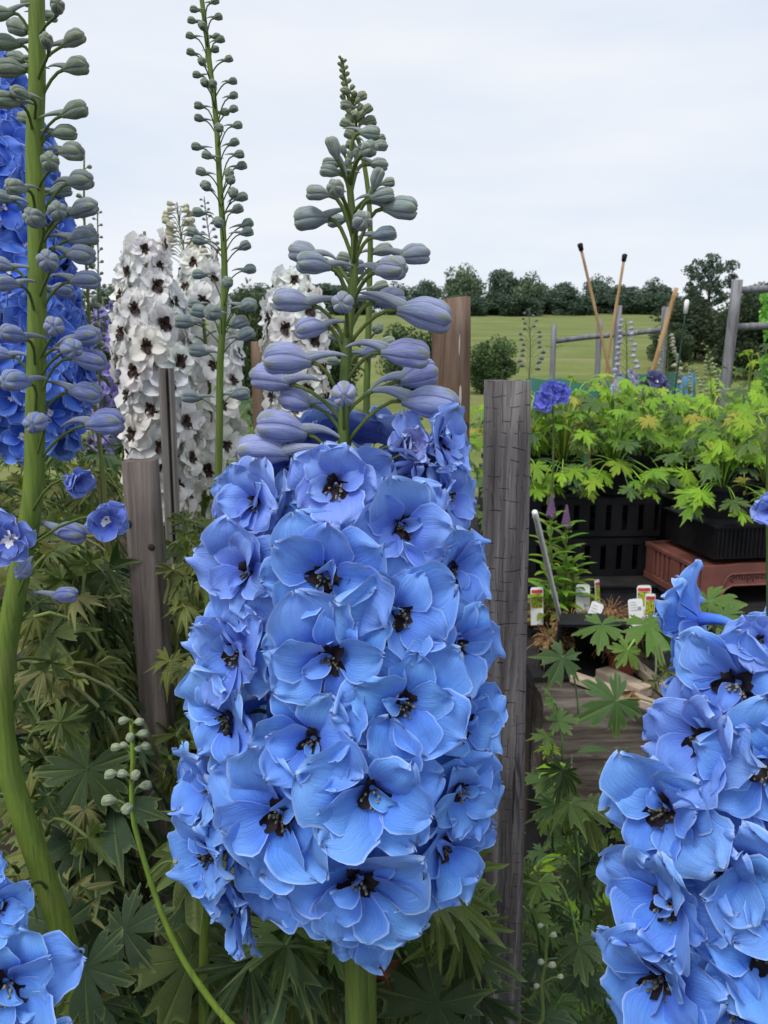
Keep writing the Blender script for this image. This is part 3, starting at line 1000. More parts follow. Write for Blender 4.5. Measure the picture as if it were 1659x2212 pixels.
place_buds(slim, st_slim, sb, lambda y: (0.24, 0.29, 0.15) if y < 330 else (0.26, 0.31, 0.22), 3500, 36, (0.155, 0.215, 0.045), 0.0008, 0.02, (22, 40), 26, (.1, .6))
rt = random.Random(8)
for i in range(20):
    y = 128 + i * 7.5
    s = 1 if i % 2 else -1
    c = at(st_slim.x_at(y) + s * (3 + i * 0.45) * rt.uniform(.3, 1.2), y, .57 - .004 * rt.random())
    bud(slim, c, Vector((s * .8, rt.uniform(-.6, .2), 1.0)), (8 + i * 0.65) * mpp(c), st_slim.pt(y + 8), (0.22, 0.27, 0.11), 3700 + i, True, False, stalk=.0006)

# ------------------------------------------------------------------ tall budding stems on the left
def c1(x, y): return (x * .3472, y * .3472)
def c5(x, y): return (x * .3472, 610 + y * .3472)
ST_GREEN = (0.165, 0.240, 0.035)
st_left = Stem([(76, -160), (79, 0), (80, 180), (74, 330), (80, 500), (80, 700), (76, 900), (70, 1080), (40, 1250), (10, 1420), (5, 1560), (30, 1700), (80, 1850), (118, 1960), (150, 2080), (165, 2212)], 0.50)
leftp = spike_plant('budding_delphinium', 'thick green delphinium stem with large blue grey buds and a few opening violet blue flowers', st_left, 0.0044, 0.0092, ST_GREEN)
lb = []
for x, y, L, md in [(355, 50, 44, 'f'), (300, 105, 36, 'b'), (290, 265, 38, 'f'), (455, 250, 56, 's'), (470, 420, 56, 's'), (460, 693, 58, 's'), (397, 830, 54, 's'), (440, 950, 58, 's'),
                    (310, 1020, 50, 'f'), (495, 1130, 62, 's'), (375, 1190, 46, 'b'), (105, 1170, 46, 'f'), (220, 1370, 54, 'f'), (355, 1325, 50, 'f'), (520, 1305, 66, 's'), (515, 1480, 66, 's'),
                    (500, 1590, 66, 's'), (300, 1640, 58, 'f'), (530, 1750, 66, 's'), (40, 1770, 52, 'f'), (375, 1810, 48, 'b'), (120, 180, 60, 'b'), (70, 430, 58, 's'), (40, 270, 58, 's'),
                    (130, 585, 40, 'f'), (40, 630, 50, 'f'), (160, 740, 40, 'b'), (5, 90, 52, 's'), (110, 370, 50, 'b'), (5, 1230, 50, 's'), (10, 1650, 50, 's'), (180, 10, 40, 'b')]:
    lb.append((*c1(x, y), L, md))
for x, y, L, md in [(85, 330, 56, 'f'), (340, 285, 58, 'f'), (530, 345, 72, 's'), (440, 420, 64, 'f'), (555, 490, 68, 's'), (105, 620, 60, 'f'), (530, 690, 74, 's'), (430, 1560, 76, 's'),
                    (150, 1790, 48, 'f'), (400, 1950, 58, 's'), (650, 880, 84, 's'), (235, 880, 66, 'f'), (0, 450, 54, 's')]:
    lb.append((*c5(x, y), L, md))
def left_bud_col(y):
    f_ = sst(250, 820, y)
    a, b_ = (0.22, 0.285, 0.19), (0.200, 0.260, 0.560)
    return tuple(a[j] + (b_[j] - a[j]) * f_ for j in range(3))
place_buds(leftp, st_left, lb, left_bud_col, 4000, 0, (0.125, 0.195, 0.035), 0.0009, 0.030, (60, 105))
VB = (0.085, 0.165, 0.66)
for i, (x, y, rp_, axv, op, ey) in enumerate([(450, 1230, 54, (.75, -.65, -.05), 0.35, 'none'),
                                              (660, 1470, 52, (.35, -.9, -.05), 0.72, 'white'), (80, 1590, 66, (-.15, -1, .0), 0.85, 'white')]):
    p = at(*c5(x, y), 0.465)
    yy = c5(x, y)[1]
    floret(leftp, p, Vector(axv), rp_ * mpp(p), st_left.pt(yy + 90), VB, 4300 + i * 7, True, op, 5, 0, ey, name='opening_floret')

LEFT_LEAVES = [((20, 1790), (-30, 1830), .5), ((40, 1880), (-20, 1905), .49), ((100, 1800), (190, 1810), .48), ((60, 1600), (130, 1560), .52), ((8, 1450), (110, 1430), .55), ((112, 1945), (40, 1930), .47)]
st_mid = Stem([(425, -60), (436, 0), (452, 130), (467, 260), (475, 400), (483, 520), (485, 640), (476, 780), (474, 930), (470, 1060), (462, 1180), (450, 1350), (440, 2212)], 0.62)
midp = spike_plant('green_bud_delphinium', 'tall slender green stem lined with small round green buds in front of the white spikes', st_mid, 0.0016, 0.0050, (0.150, 0.225, 0.035))
qb = []
for x, y, md in [(1335, 10, 's'), (1355, 108, 's'), (1370, 250, 's'), (1420, 370, 's'), (1445, 508, 's'), (1450, 598, 's'), (1450, 682, 's'), (1475, 782, 's'), (1455, 890, 's'), (1485, 962, 's'), (1500, 1035, 's'),
                 (1425, 1085, 'f'), (1435, 1122, 'f'), (1450, 1205, 'f'), (1503, 1230, 's'), (1475, 1305, 's'), (1537, 1395, 's'), (1535, 1447, 's'), (1520, 1533, 's'), (1550, 1678, 's'), (1417, 1762, 'f'), (1530, 1905, 's'),
                 (1210, 60, 's'), (1195, 130, 's'), (1262, 168, 'f'), (1185, 225, 's'), (1190, 328, 's'), (1258, 388, 'f'), (1228, 468, 's'), (1275, 520, 'f'), (1325, 525, 'f'), (1240, 660, 's'), (1240, 738, 's'), (1365, 800, 'f'),
                 (1225, 915, 's'), (1290, 970, 's'), (1255, 1073, 's'), (1285, 1162, 'f'), (1235, 1325, 's'), (1360, 1390, 'f'), (1205, 1450, 's'), (1240, 1500, 's'), (1240, 1710, 's'), (1210, 1893, 's'), (1345, 230, 'b'), (1335, 310, 'b'), (1395, 700, 'b')]:
    X, Yp = c1(x, y)
    qb.append((X, Yp, 20 + 9 * sst(100, 600, Yp), md))
for x, y, md in [(1540, 145, 's'), (1490, 255, 's'), (1530, 328, 's'), (1495, 697, 's'), (1245, 185, 's'), (1330, 195, 'f'), (1150, 250, 's'), (1235, 430, 's'), (1190, 715, 's')]:
    X, Yp = c5(x, y)
    qb.append((X, Yp, 40, md))
def mid_bud_col(y):
    f_ = sst(0, 850, y)
    a, b_ = (0.150, 0.215, 0.110), (0.225, 0.290, 0.300)
    return tuple(a[j] + (b_[j] - a[j]) * f_ for j in range(3))
place_buds(midp, st_mid, qb, mid_bud_col, 4600, 60, (0.12, 0.19, 0.04), 0.0005, 0.026, (34, 74), 20, (.05, .4))

# ------------------------------------------------------------------ big blue spikes cut by the picture edge
st_right = Stem([(1668, 900), (1672, 1200), (1680, 1600), (1690, 2000), (1695, 2212)], 0.42)
rightp = spike_plant('blue_delphinium', 'broad sky blue delphinium spike beside the weathered timber and the plant labels', st_right, 0.003, 0.008, (0.115, 0.175, 0.035))
def R_right(y):
    return 0.045 + 0.022 * sst(1250, 1800, y)
FR = [  # x, y, radius, tilt, open, lilac, turn
    (1668, 1098, 52, 0.0, 0.4, 0.8, -0.9), (1648, 1385, 82, 0.35, 0.5, 0.5, -0.5), (1600, 1470, 150, -0.05, 0.9, 0.2, -0.35), (1530, 1590, 150, 0.10, 0.75, 0.35, -0.45),
    (1650, 1640, 140, 0.0, 0.9, 0.0, 0.0), (1450, 1740, 155, 0.05, 0.85, 0.1, -0.45), (1555, 1850, 165, -0.05, 0.9, 0.0, -0.1), (1640, 1880, 150, 0.0, 0.95, 0.0, 0.1),
    (1450, 1930, 150, -0.05, 0.85, 0.05, -0.4), (1440, 2100, 165, -0.05, 0.9, 0.0, -0.35), (1580, 2145, 170, -0.1, 0.95, 0.0, -0.1), (1650, 2040, 150, 0.0, 0.9, 0.0, 0.1), (1480, 2260, 150, -.1, .9, 0, -.3)]
for i, (x, y, rp_, up, op, li, turn) in enumerate(FR):
    p, n_ = env_point(st_right, x, y, 1.0, R_right)
    if x < 1500:
        p = at(x, y, st_right.Y - 0.03)
        n_ = Vector((-.75, -.65, 0))
    ax = Vector((n_.x * 0.7 + turn * 0.5, n_.y, up))
    colr = tuple(B_MID[j] + (B_LIL[j] - B_MID[j]) * li for j in range(3))
    floret(rightp, p, ax, rp_ * mpp(p), st_right.pt(min(2330, y + 120)), colr, 5000 + i * 11, True, op, 5, 1, 'dark' if i else 'none')
for i in range(22):
    y = 1330 + i * 44
    a = i * 2.39996
    ca, sa = math.cos(a), math.sin(a)
    rr = R_right(y) * (0.5 if sa < -.1 else .9)
    p = st_right.pt(y) + Vector((ca * rr, sa * rr, 0))
    floret(rightp, p, Vector((ca, sa, .0)), .033, st_right.pt(y + 90), B_MID, 5300 + i, False, eye='dark')

st_bl = Stem([(-60, 1780), (-60, 2000), (-55, 2330)], 0.46)
blp = spike_plant('blue_delphinium', 'sky blue delphinium spike low beside the thick leaning stem, mostly out of sight', st_bl, 0.004, 0.008, (0.115, 0.175, 0.035))
for i, (x, y, rp_, axv, op) in enumerate([(15, 2105, 150, (.25, -.95, .05), 0.9), (-10, 1960, 80, (.5, -.8, .2), .85), (60, 2240, 110, (.3, -.9, -.1), .9), (-40, 1880, 62, (.6, -.7, .3), .6), (-70, 2220, 120, (0, -1, 0), .9)]):
    p = at(x, y, 0.40)
    floret(blp, p, Vector(axv), rp_ * mpp(p), st_bl.pt(y + 70), B_MID, 5500 + i * 5, True, op, 5, 1, 'dark')

# ------------------------------------------------------------------ spikes further back
def back_spike(name, label, st, radius, frad, n, y0, y1, color, seed, eye, stem_col=(0.12, 0.17, 0.04), r1=0.005, taper=0.55, stain=0.0, meshes=None, gone=0.0, group=None, es=1.0):
    o = spike_plant(name, label, st, 0.002, r1, stem_col, 'delphinium', group)
    r = random.Random(seed)
    for i in range(n):
        t = i / max(1, n - 1)
        y = y0 + (y1 - y0) * t
        a = i * 2.39996 + r.uniform(-.2, .2)
        k = taper + (1 - taper) * sst(0.0, 0.35, t)
        if t > .85:
            k *= 1 - .25 * (t - .85) / .15
        rr = radius * k * r.uniform(.85, 1.08)
        p = st.pt(y) + Vector((math.cos(a) * rr, math.sin(a) * rr, 0))
        if r.random() < gone * t:
            continue
        c_ = color(t) if callable(color) else color
        if stain:
            c_ = (*c_[:3], 1 - max(0.0, min(.85, stain * (t - .25) * r.uniform(.3, 1.4))))
        floret(o, p, Vector((math.cos(a), math.sin(a), r.uniform(-.1, .3))), frad * (0.7 + .3 * sst(0, .3, t)) * r.uniform(.9, 1.1), st.pt(y + 14), c_, seed * 10 + i, meshes or LOW_JOIN, eye=eye, stalk_col=GREEN, eye_scale=es)
    return o
WHITE = (0.92, 0.915, 0.90)
st_w1 = Stem([(312, 500), (325, 700), (345, 900), (352, 1080), (360, 1400)], 1.15)
back_spike('white_delphinium', 'tall white delphinium spike with dark brown eyes behind the grey split stake', st_w1, 0.046, 0.031, 58, 525, 1085, WHITE, 61, 'brown', taper=.5, stain=.9, meshes=WHITE_JOIN)
st_w2 = Stem([(425, 520), (440, 700), (455, 900), (440, 1080), (436, 1400)], 1.28)
back_spike('white_delphinium', 'white delphinium spike with browned lower petals behind the slender green stem', st_w2, 0.048, 0.031, 56, 550, 1120, WHITE, 62, 'brown', taper=.5, stain=.9, gone=.35, meshes=WHITE_JOIN)
st_w3 = Stem([(628, 575), (640, 720), (640, 900), (640, 1300)], 1.35)
back_spike('white_delphinium', 'white delphinium spike with dark eyes close behind the buds of the large blue spike', st_w3, 0.046, 0.031, 40, 595, 900, WHITE, 63, 'brown', taper=.5, meshes=WHITE_JOIN)
st_deep = Stem([(-30, 20), (-10, 200), (15, 480), (65, 760), (70, 960), (75, 1500)], 0.86)
back_spike('deep_blue_delphinium', 'vivid deep blue delphinium spike behind the thick budding stem', st_deep, 0.048, 0.031, 80, 150, 950, (0.028, 0.150, 0.72), 64, 'white', meshes=BLUE_JOIN, taper=.35, es=.5)
st_lav = Stem([(222, 640), (225, 800), (222, 1000), (220, 1300)], 1.9)
back_spike('lavender_delphinium', 'narrow lavender delphinium spike left of the white spikes', st_lav, 0.035, 0.022, 46, 660, 1010, (0.300, 0.230, 0.62), 65, 'dark', taper=.5, es=.8)

def thin_spike(name, label, st, n, y0, y1, bl, spread, color, seed, stem_col, r0=.0012, r1=.003, group=None):
    o = spike_plant(name, label, st, r0, r1, stem_col, 'delphinium', group)
    r = random.Random(seed)
    for i in range(n):
        t = (i + .5) / n
        y = y0 + (y1 - y0) * t
        sg = 1 if i % 2 else -1
        x = st.x_at(y) + sg * spread * (.35 + .65 * t) * r.uniform(.4, 1.1)
        c = at(x, y, st.Y + r.uniform(-.012, .012))
        l = bl * (.55 + .45 * t) * mpp(c)
        bud(o, c, Vector((sg, r.uniform(-.7, .3), r.uniform(.0, .6))), l, st.pt(y + spread * .9), color, seed * 20 + i, True, bl > 22, stem_col, .0006)
    return o
thin_spike('thin_delphinium', 'thin yellow green stem with sparse pale buds behind the thick budding stem', Stem([(182, 325), (182, 470), (190, 640), (203, 850), (225, 1050), (240, 1300)], .95), 20, 330, 760, 20, 16, (0.30, 0.33, 0.16), 71, (0.20, 0.23, 0.05), .001, .0035)
thin_spike('thin_delphinium', 'thin dark stem with tiny grey buds beside the pale yellow green stem', Stem([(210, 435), (212, 560), (212, 700), (216, 900), (220, 1200)], 1.4), 24, 440, 760, 12, 12, (0.12, 0.13, 0.16), 72, (0.10, 0.11, 0.06), .001, .003)
thin_spike('cream_delphinium', 'stem tip of cream yellow buds above the white spikes', Stem([(382, 437), (388, 490), (400, 560), (410, 700), (415, 1200)], 1.32), 24, 440, 560, 26, 34, (0.58, 0.56, 0.36), 73, (0.20, 0.22, 0.08), .001, .004)
thin_spike('thin_delphinium', 'thin grey stem with tiny dark buds leaning over the second white spike', Stem([(441, 425), (446, 470), (455, 530), (470, 640), (478, 1200)], 1.6), 16, 428, 545, 11, 12, (0.13, 0.14, 0.19), 74, (0.16, 0.17, 0.13), .001, .003)
st_side = Stem([(283, 1556), (287, 1640), (284, 1700), (290, 1780), (318, 1880), (352, 1980), (400, 2080), (470, 2180), (540, 2260), (640, 2400), (700, 2600)], .47)
side = spike_plant('side_shoot', 'bright green side shoot with small pale buds curving in front of the grey post', st_side, .0014, .0030, (0.22, 0.33, 0.040))
place_buds(side, st_side, [(x_, y_, L_ * 1.3, m_) for x_, y_, L_, m_ in [(268, 1557, 17, 's'), (300, 1560, 17, 's'), (308, 1585, 19, 's'), (282, 1592, 16, 'f'), (252, 1615, 18, 's'), (268, 1610, 14, 's'), (313, 1612, 18, 's'), (298, 1618, 13, 's'), (240, 1673, 21, 's'),
                           (266, 1672, 18, 's'), (293, 1673, 18, 'f'), (314, 1697, 20, 's'), (236, 1730, 24, 's'), (276, 1747, 20, 'f'), (378, 1862, 9, 's')]],
           lambda y: (0.30, 0.37, 0.19), 7600, 40, (0.17, 0.24, 0.05), .0008, .008, (14, 32), 90)

# ------------------------------------------------------------------ leaves
def leaf_store(seed, nl=5, sinus=0.22, teeth=0.34, pleat=0.16, droop=0.35, curl=0.0, span=132, rings=5, per=18):
    """palmate cut leaf: stalk joins at the origin, middle lobe along +Y, upper face +Z"""
    r = random.Random(seed)
    m = MB()
    cen = [-span + 2 * span * k / (nl - 1) for k in range(nl)]
    hw = span / (nl - 1)
    lob = [(1.0 - 0.30 * abs(c_) / span) * r.uniform(.9, 1.08) for c_ in cen]
    tilt = [r.uniform(-.25, .2) if not curl else r.uniform(-1.0, 1.0) for _ in cen]
    sway = [0.0 if not curl else r.uniform(-.5, .5) for _ in cen]
    pts, uvs = [], []
    cols = nl * per + 1
    prof = []
    for c_ in range(cols):
        k = min(nl - 1, c_ // per)
        ph = -1 + 2 * (c_ - k * per) / per
        tri = abs(((ph * 1.5 + 0.5) % 1.0) - 0.5) * 2     # 0 at points of the lobe, 1 at notches
        e = sinus + (1 - sinus) * (1 - abs(ph) ** 4.5)
        e *= (1 - .24 * abs(ph)) * (1 - teeth * tri) - 0.13 * ((c_ * 7919 + seed) % 3) / 2 * (1 - .5 * abs(ph))
        rr = lob[k] * e
        prof.append((R(cen[k] + ph * hw), ph, rr, k))
    for i in range(rings + 1):
        t = i / rings
        for th, ph, rr, k in prof:
            q = rr * t
            x, y = math.sin(th) * q, math.cos(th) * q
            z = pleat * q * (abs(ph) - .45) - droop * q * q * (1 + tilt[k]) + 0.03 * math.sin(7 * x + seed) * q + curl * q * q * (abs(ph) ** 1.5) * 1.4 + (.10 if not curl else .45) * tilt[k] * q + sway[k] * ph * q * t
            if curl:
                sh = 1 - .35 * abs(curl) * t
                x, y = x * sh, y * sh
            pts.append(Vector((x, y, z)))
            uvs.append((ph * .5 + .5, t))
    m.grid(pts, uvs, rings + 1, cols)
    return m
LEAF_ME = [leaf_store(800 + i, 5, .26 + .05 * (i % 3), .26 + .06 * (i % 3), .18, .25 + .12 * (i % 4)).mesh('leaf', LEAF) for i in range(8)]
LEAF_CURL = [leaf_store(830 + i, 5, .20, .46, .30, .10 + .18 * (i % 3), (-1) ** i * (.45 + .3 * (i % 3))).mesh('leaf', LEAF) for i in range(8)]
LEAF_FINE = [leaf_store(860 + i, 7, .14, .46, .2, .35, .15).mesh('leaf', LEAF) for i in range(4)]
LEAF_WIDE = [leaf_store(880 + i, 5, .40, .24, .14, .22 + .1 * i).mesh('leaf', LEAF) for i in range(4)]

def leaf_mat(base, tipdir, normal, size):
    y = Vector(tipdir).normalized()
    z = Vector(normal)
    z = (z - y * z.dot(y)).normalized()
    x = y.cross(z)
    M = Matrix((x, y, z)).transposed().to_4x4()
    return T(base) @ M @ Matrix.Scale(size, 4)

def leaf(plant, me, base, tipdir, normal, size, root, color, stalk_r=0.0016, stalk_col=None):
    M = leaf_mat(base, tipdir, normal, size)
    o = child('leaf', me, plant, M, color)
    if root is not None:
        inv = M.inverted()
        l = (base - root).length
        pts = bez(root, root + Vector((0, 0, l * .4)) + (base - root) * .15, base - Vector(tipdir).normalized() * l * .22 + Vector((0, 0, -.02 * l)), base, 7)
        mm = MB()
        mm.tube([inv @ p for p in pts], [stalk_r / size * k for k in (1.3, 1.1, 1, 1, 1, 1, .9)], 6)
        sc = stalk_col or tuple(min(1, c_ * (1.3 if int(abs(base.x) * 1e4) % 3 else 2.6) + .01) for c_ in color[:3])
        obj('leaf_stalk', mm.mesh('leaf_stalk', STEM), o, None, sc)
    return o

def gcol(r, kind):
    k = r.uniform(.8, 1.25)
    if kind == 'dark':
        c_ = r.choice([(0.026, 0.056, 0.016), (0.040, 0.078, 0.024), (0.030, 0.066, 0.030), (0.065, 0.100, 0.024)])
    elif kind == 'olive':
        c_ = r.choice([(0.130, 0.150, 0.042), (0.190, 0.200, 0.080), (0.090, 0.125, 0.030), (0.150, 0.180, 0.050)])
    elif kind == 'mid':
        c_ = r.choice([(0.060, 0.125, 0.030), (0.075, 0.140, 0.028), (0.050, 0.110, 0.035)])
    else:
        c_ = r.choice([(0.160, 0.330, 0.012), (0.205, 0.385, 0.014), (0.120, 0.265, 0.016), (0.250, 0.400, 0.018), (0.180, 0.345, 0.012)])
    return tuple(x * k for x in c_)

def foliage_plant(name, label, foot, boxes, seed, kinds, sizes, meshes, group=None, face=0.5, own_stem=None):
    """boxes: (x0, y0, x1, y1, Ynear, Yfar, count) regions of the picture the plant's leaves fill"""
    o = thing(name, label, 'plant', foot, group)
    r = random.Random(seed)
    F0 = Vector(foot)
    n = 0
    for x0, y0, x1, y1, Ya, Yb, cnt in boxes:
        for i in range(cnt):
            Y = r.uniform(Ya, Yb)
            p = at(r.uniform(x0, x1), r.uniform(y0, y1), Y)
            out = Vector((p.x - F0.x + r.uniform(-.15, .15), p.y - F0.y + r.uniform(-.2, .05), r.uniform(-.25, .1)))
            if out.length < .05:
                out = Vector((r.uniform(-1, 1), -1, 0))
            out.normalize()
            out = (out + Vector((r.uniform(-.8, .8), r.uniform(-.9, .1), r.uniform(-.7, .25)))).normalized()
            nrm = Vector((r.uniform(-.6, .6), -face + r.uniform(-.5, .4), 1.0))
            root = Vector((p.x + (F0.x - p.x) * .3 + r.uniform(-.03, .03), p.y + .04 + r.uniform(0, .06), max(.02, p.z - r.uniform(.08, .18))))
            col_ = gcol(r, r.choice(kinds))
            leaf(o, r.choice(meshes), p, out, nrm, r.uniform(*sizes), root, col_)
            n += 1
    # a few stout leafy stems carrying the leaf stalks
    for k in range(3):
        mm = MB()
        a = Vector((r.uniform(-.05, .05), r.uniform(-.05, .05), -.02))
        b_ = a + Vector((r.uniform(-.06, .06), r.uniform(-.05, .05), r.uniform(.5, .75)))
        mm.tube(bez(a, a + Vector((0, 0, .3)), b_ - Vector((0, 0, .3)), b_, 6), [.006, .0055, .005, .004, .003, .001], 8)
        obj('stem', mm.mesh('stem', STEM), o, None, (.085, .115, .035))
    return o

for i, (a_, b2, Y_) in enumerate(LEFT_LEAVES):
    leaf(leftp, LEAF_CURL[i], at(*b2, Y_ - .02), at(*b2, Y_ - .02) - at(*a_, .5) + Vector((0, 0, -.03)), Vector((.1, -.6, .8)), .035, at(a_[0], a_[1] + 4, .5), (.075, .115, .03), .0012, (.12, .17, .035))
# leaves between the left stems, in layers from near to far
MIXC = LEAF_CURL + LEAF_ME[:3]
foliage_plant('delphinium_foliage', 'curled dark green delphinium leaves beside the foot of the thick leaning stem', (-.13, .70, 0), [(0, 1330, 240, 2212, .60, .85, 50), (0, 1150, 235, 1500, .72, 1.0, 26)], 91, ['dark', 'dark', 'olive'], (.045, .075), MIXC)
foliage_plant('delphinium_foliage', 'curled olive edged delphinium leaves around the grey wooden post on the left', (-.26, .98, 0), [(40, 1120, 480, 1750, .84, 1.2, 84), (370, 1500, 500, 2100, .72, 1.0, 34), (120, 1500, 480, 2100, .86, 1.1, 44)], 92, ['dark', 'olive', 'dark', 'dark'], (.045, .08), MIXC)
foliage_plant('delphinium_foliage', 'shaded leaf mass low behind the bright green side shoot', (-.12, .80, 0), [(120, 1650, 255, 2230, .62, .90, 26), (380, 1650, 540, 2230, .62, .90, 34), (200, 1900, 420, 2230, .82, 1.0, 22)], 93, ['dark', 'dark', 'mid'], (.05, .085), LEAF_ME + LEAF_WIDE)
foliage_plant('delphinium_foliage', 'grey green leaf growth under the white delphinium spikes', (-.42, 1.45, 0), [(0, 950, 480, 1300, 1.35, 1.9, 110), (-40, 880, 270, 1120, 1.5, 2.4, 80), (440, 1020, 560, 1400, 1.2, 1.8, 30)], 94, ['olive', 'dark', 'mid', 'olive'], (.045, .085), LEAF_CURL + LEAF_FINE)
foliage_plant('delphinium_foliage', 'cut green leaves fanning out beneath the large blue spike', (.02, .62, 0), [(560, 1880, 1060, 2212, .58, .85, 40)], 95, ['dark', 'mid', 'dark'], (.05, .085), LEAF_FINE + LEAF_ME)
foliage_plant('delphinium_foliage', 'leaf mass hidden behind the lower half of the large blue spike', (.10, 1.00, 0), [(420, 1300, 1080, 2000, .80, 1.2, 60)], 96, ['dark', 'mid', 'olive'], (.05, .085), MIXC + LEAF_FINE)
foliage_plant('meadow_weeds', 'bright yellow green weeds between the white spikes and the large blue spike', (-.28, 2.6, 0), [(470, 850, 620, 1120, 2.3, 3.4, 70), (860, 900, 1060, 1150, 2.4, 3.4, 30), (150, 900, 480, 1100, 2.5, 3.4, 50)], 97, ['bright', 'mid', 'mid'], (.05, .10), LEAF_ME + LEAF_FINE)
foliage_plant('delphinium_foliage', 'small folded olive leaves clustered around the top of the weathered square post', (-.22, .84, 0), [(20, 1180, 240, 1800, .64, .86, 70), (365, 1120, 490, 1750, .66, .92, 60), (230, 1560, 370, 1680, .66, .72, 5)], 101, ['olive', 'olive', 'dark'], (.026, .048), LEAF_CURL)
# picked leaves that can be recognised one by one
named = foliage_plant('delphinium_foliage', 'dark five lobed leaf with pale crumbs low by the thick leaning stem', (-.20, .60, 0), [], 98, ['dark'], (.05, .06), LEAF_WIDE)
for (x, y, Y, td, nr, sz, c_, me) in [(185, 2090, .50, (.1, -.5, -.7), (0, -.7, .8), .052, (.038, .075, .035), LEAF_WIDE[1]), (270, 2010, .56, (.8, -.1, .6), (-.4, -.6, .6), .05, (.035, .068, .032), LEAF_WIDE[0]),
                                      (130, 2000, .58, (-.7, -.2, .4), (.3, -.8, .5), .05, (.036, .070, .03), LEAF_WIDE[2]), (190, 2160, .50, (.2, -.3, -.9), (.7, -.5, .3), .05, (.13, .135, .055), LEAF_CURL[1])]:
    leaf(named, me, at(x, y, Y), Vector(td), Vector(nr), sz, at(x, y + 140, Y + .08), c_)
fan = foliage_plant('delphinium_foliage', 'fresh green finely cut leaf drooping between the blue spike and the grey post', (.16, .66, 0), [], 99, ['mid'], (.05, .06), LEAF_FINE)
for (x, y, Y, td, nr, sz, c_) in [(930, 1890, .60, (.75, -.25, -.55), (.1, -.8, .6), .105, (.105, .165, .035)), (990, 1990, .62, (.5, -.3, -.7), (.2, -.8, .5), .085, (.085, .140, .030)), (620, 2000, .60, (-.2, -.4, -.8), (.1, -.9, .4), .08, (.055, .105, .028)),
                                   (700, 2080, .64, (.1, -.4, -.8), (.0, -.9, .4), .08, (.045, .085, .025)), (540, 2080, .60, (-.5, -.4, -.5), (-.1, -.8, .5), .08, (.035, .07, .03)), (880, 2110, .64, (.4, -.4, -.6), (.1, -.8, .5), .07, (.04, .075, .025))]:
    leaf(fan, LEAF_FINE[int(x) % 4], at(x, y, Y), Vector(td), Vector(nr), sz, at(x * .6 + 780 * .4, y + 120, Y + .08), c_)

DEADLEAF = mat_plain('dead_leaf', (0.14, 0.060, 0.030), 0.7, 0.4, 40, .2, .4)
DRYLEAF = mat_plain('dry_leaf', (0.33, 0.20, 0.10), 0.7, 0.3, 60, .2, .4)
def crumpled(name, label, p, size, mt, seed, td=(0, -.4, -1), nr=(0, -1, .3)):
    me = leaf_store(seed, 3, .55, .2, .8, 1.2, .8, 80, 6, 10).mesh('dead_leaf', mt)
    o = thing(name, label, 'leaf', p, None, me)
    M = leaf_mat(p, td, nr, size)
    o.matrix_basis = M
    return o
crumpled('dead_leaf', 'rust brown dead leaf hanging beside the stem of the large blue spike', at(815, 2085, .60), .055, DEADLEAF, 911)

# ------------------------------------------------------------------ posts and stakes
def rough_post(name, label, top, lean, w, d, mt, seed, round_=False, cat='post', chamfer=.12, top_tilt=0.0, n_z=26, rot=0.0):
    """weathered post standing in the soil, its head at `top`"""
    r = random.Random(seed)
    foot = Vector((top.x + lean * top.z, top.y, 0))
    m = MB()
    n = 28
    pts, uvs = [], []
    H = top.z
    for i in range(n_z + 1):
        t = i / n_z
        z = -.05 + (H + .05) * t
        c = foot.lerp(top, t)
        for j in range(n):
            a = 2 * math.pi * (j + .5) / n
            if round_:
                x, y = math.cos(a) * w / 2, math.sin(a) * d / 2
            else:
                k = max(abs(math.cos(a)), abs(math.sin(a)))
                k2 = (abs(math.cos(a)) ** 14 + abs(math.sin(a)) ** 14) ** (1 / 14)
                x, y = math.cos(a) / k2 * w / 2, math.sin(a) / k2 * d / 2
            nn = noise.noise(Vector((x * 60 + seed, y * 60, z * 5))) * .012 * w * 2 + noise.noise(Vector((x * 150, y * 150 + seed, z * 30))) * .008 * w * 2
            q = Vector((x, y, 0)) * (1 + nn / w)
            q = Matrix.Rotation(rot, 3, 'Z') @ q
            zz = z
            if i == n_z:
                zz += top_tilt * q.x + noise.noise(Vector((x * 90, y * 90, seed))) * .002
                q = q * .97
            pts.append(Vector((c.x + q.x - foot.x, c.y + q.y - foot.y, zz)))
            uvs.append((j / n, t))
    m.grid(pts, uvs, n_z + 1, n, 0, True)
    b0 = n_z * n
    m.f.append(tuple(b0 + j for j in range(n))); m.mi.append(0)
    me = m.mesh(name, mt, True)
    me.polygons[len(m.f) - 1].use_smooth = False
    return thing(name, label, cat, foot, None, me)

P_ = at(1096, 822, .82)
post_r = rough_post('wooden_post', 'grey square post with cracked grid like checks beside the large blue spike', P_, .018, 98 * mpp(P_), .045, POSTGREY, 11, rot=R(-4))
P_ = at(975, 646, 1.45)
post_b = rough_post('wooden_post', 'tall brown round fence post behind the blue flowers', P_, .012, 84 * mpp(P_), 84 * mpp(P_), POSTBROWN, 12, True, top_tilt=.12)
P_ = at(303, 994, .74)
post_l = rough_post('wooden_post', 'weathered square post among the curled leaves below the white spikes', P_, .012, 66 * mpp(P_), .030, POSTDARK, 13)
P_ = at(556, 738, 2.2)
rough_post('wooden_post', 'short brown post between the two groups of white spikes', P_, 0, 26 * mpp(P_), .035, POSTBROWN, 14)
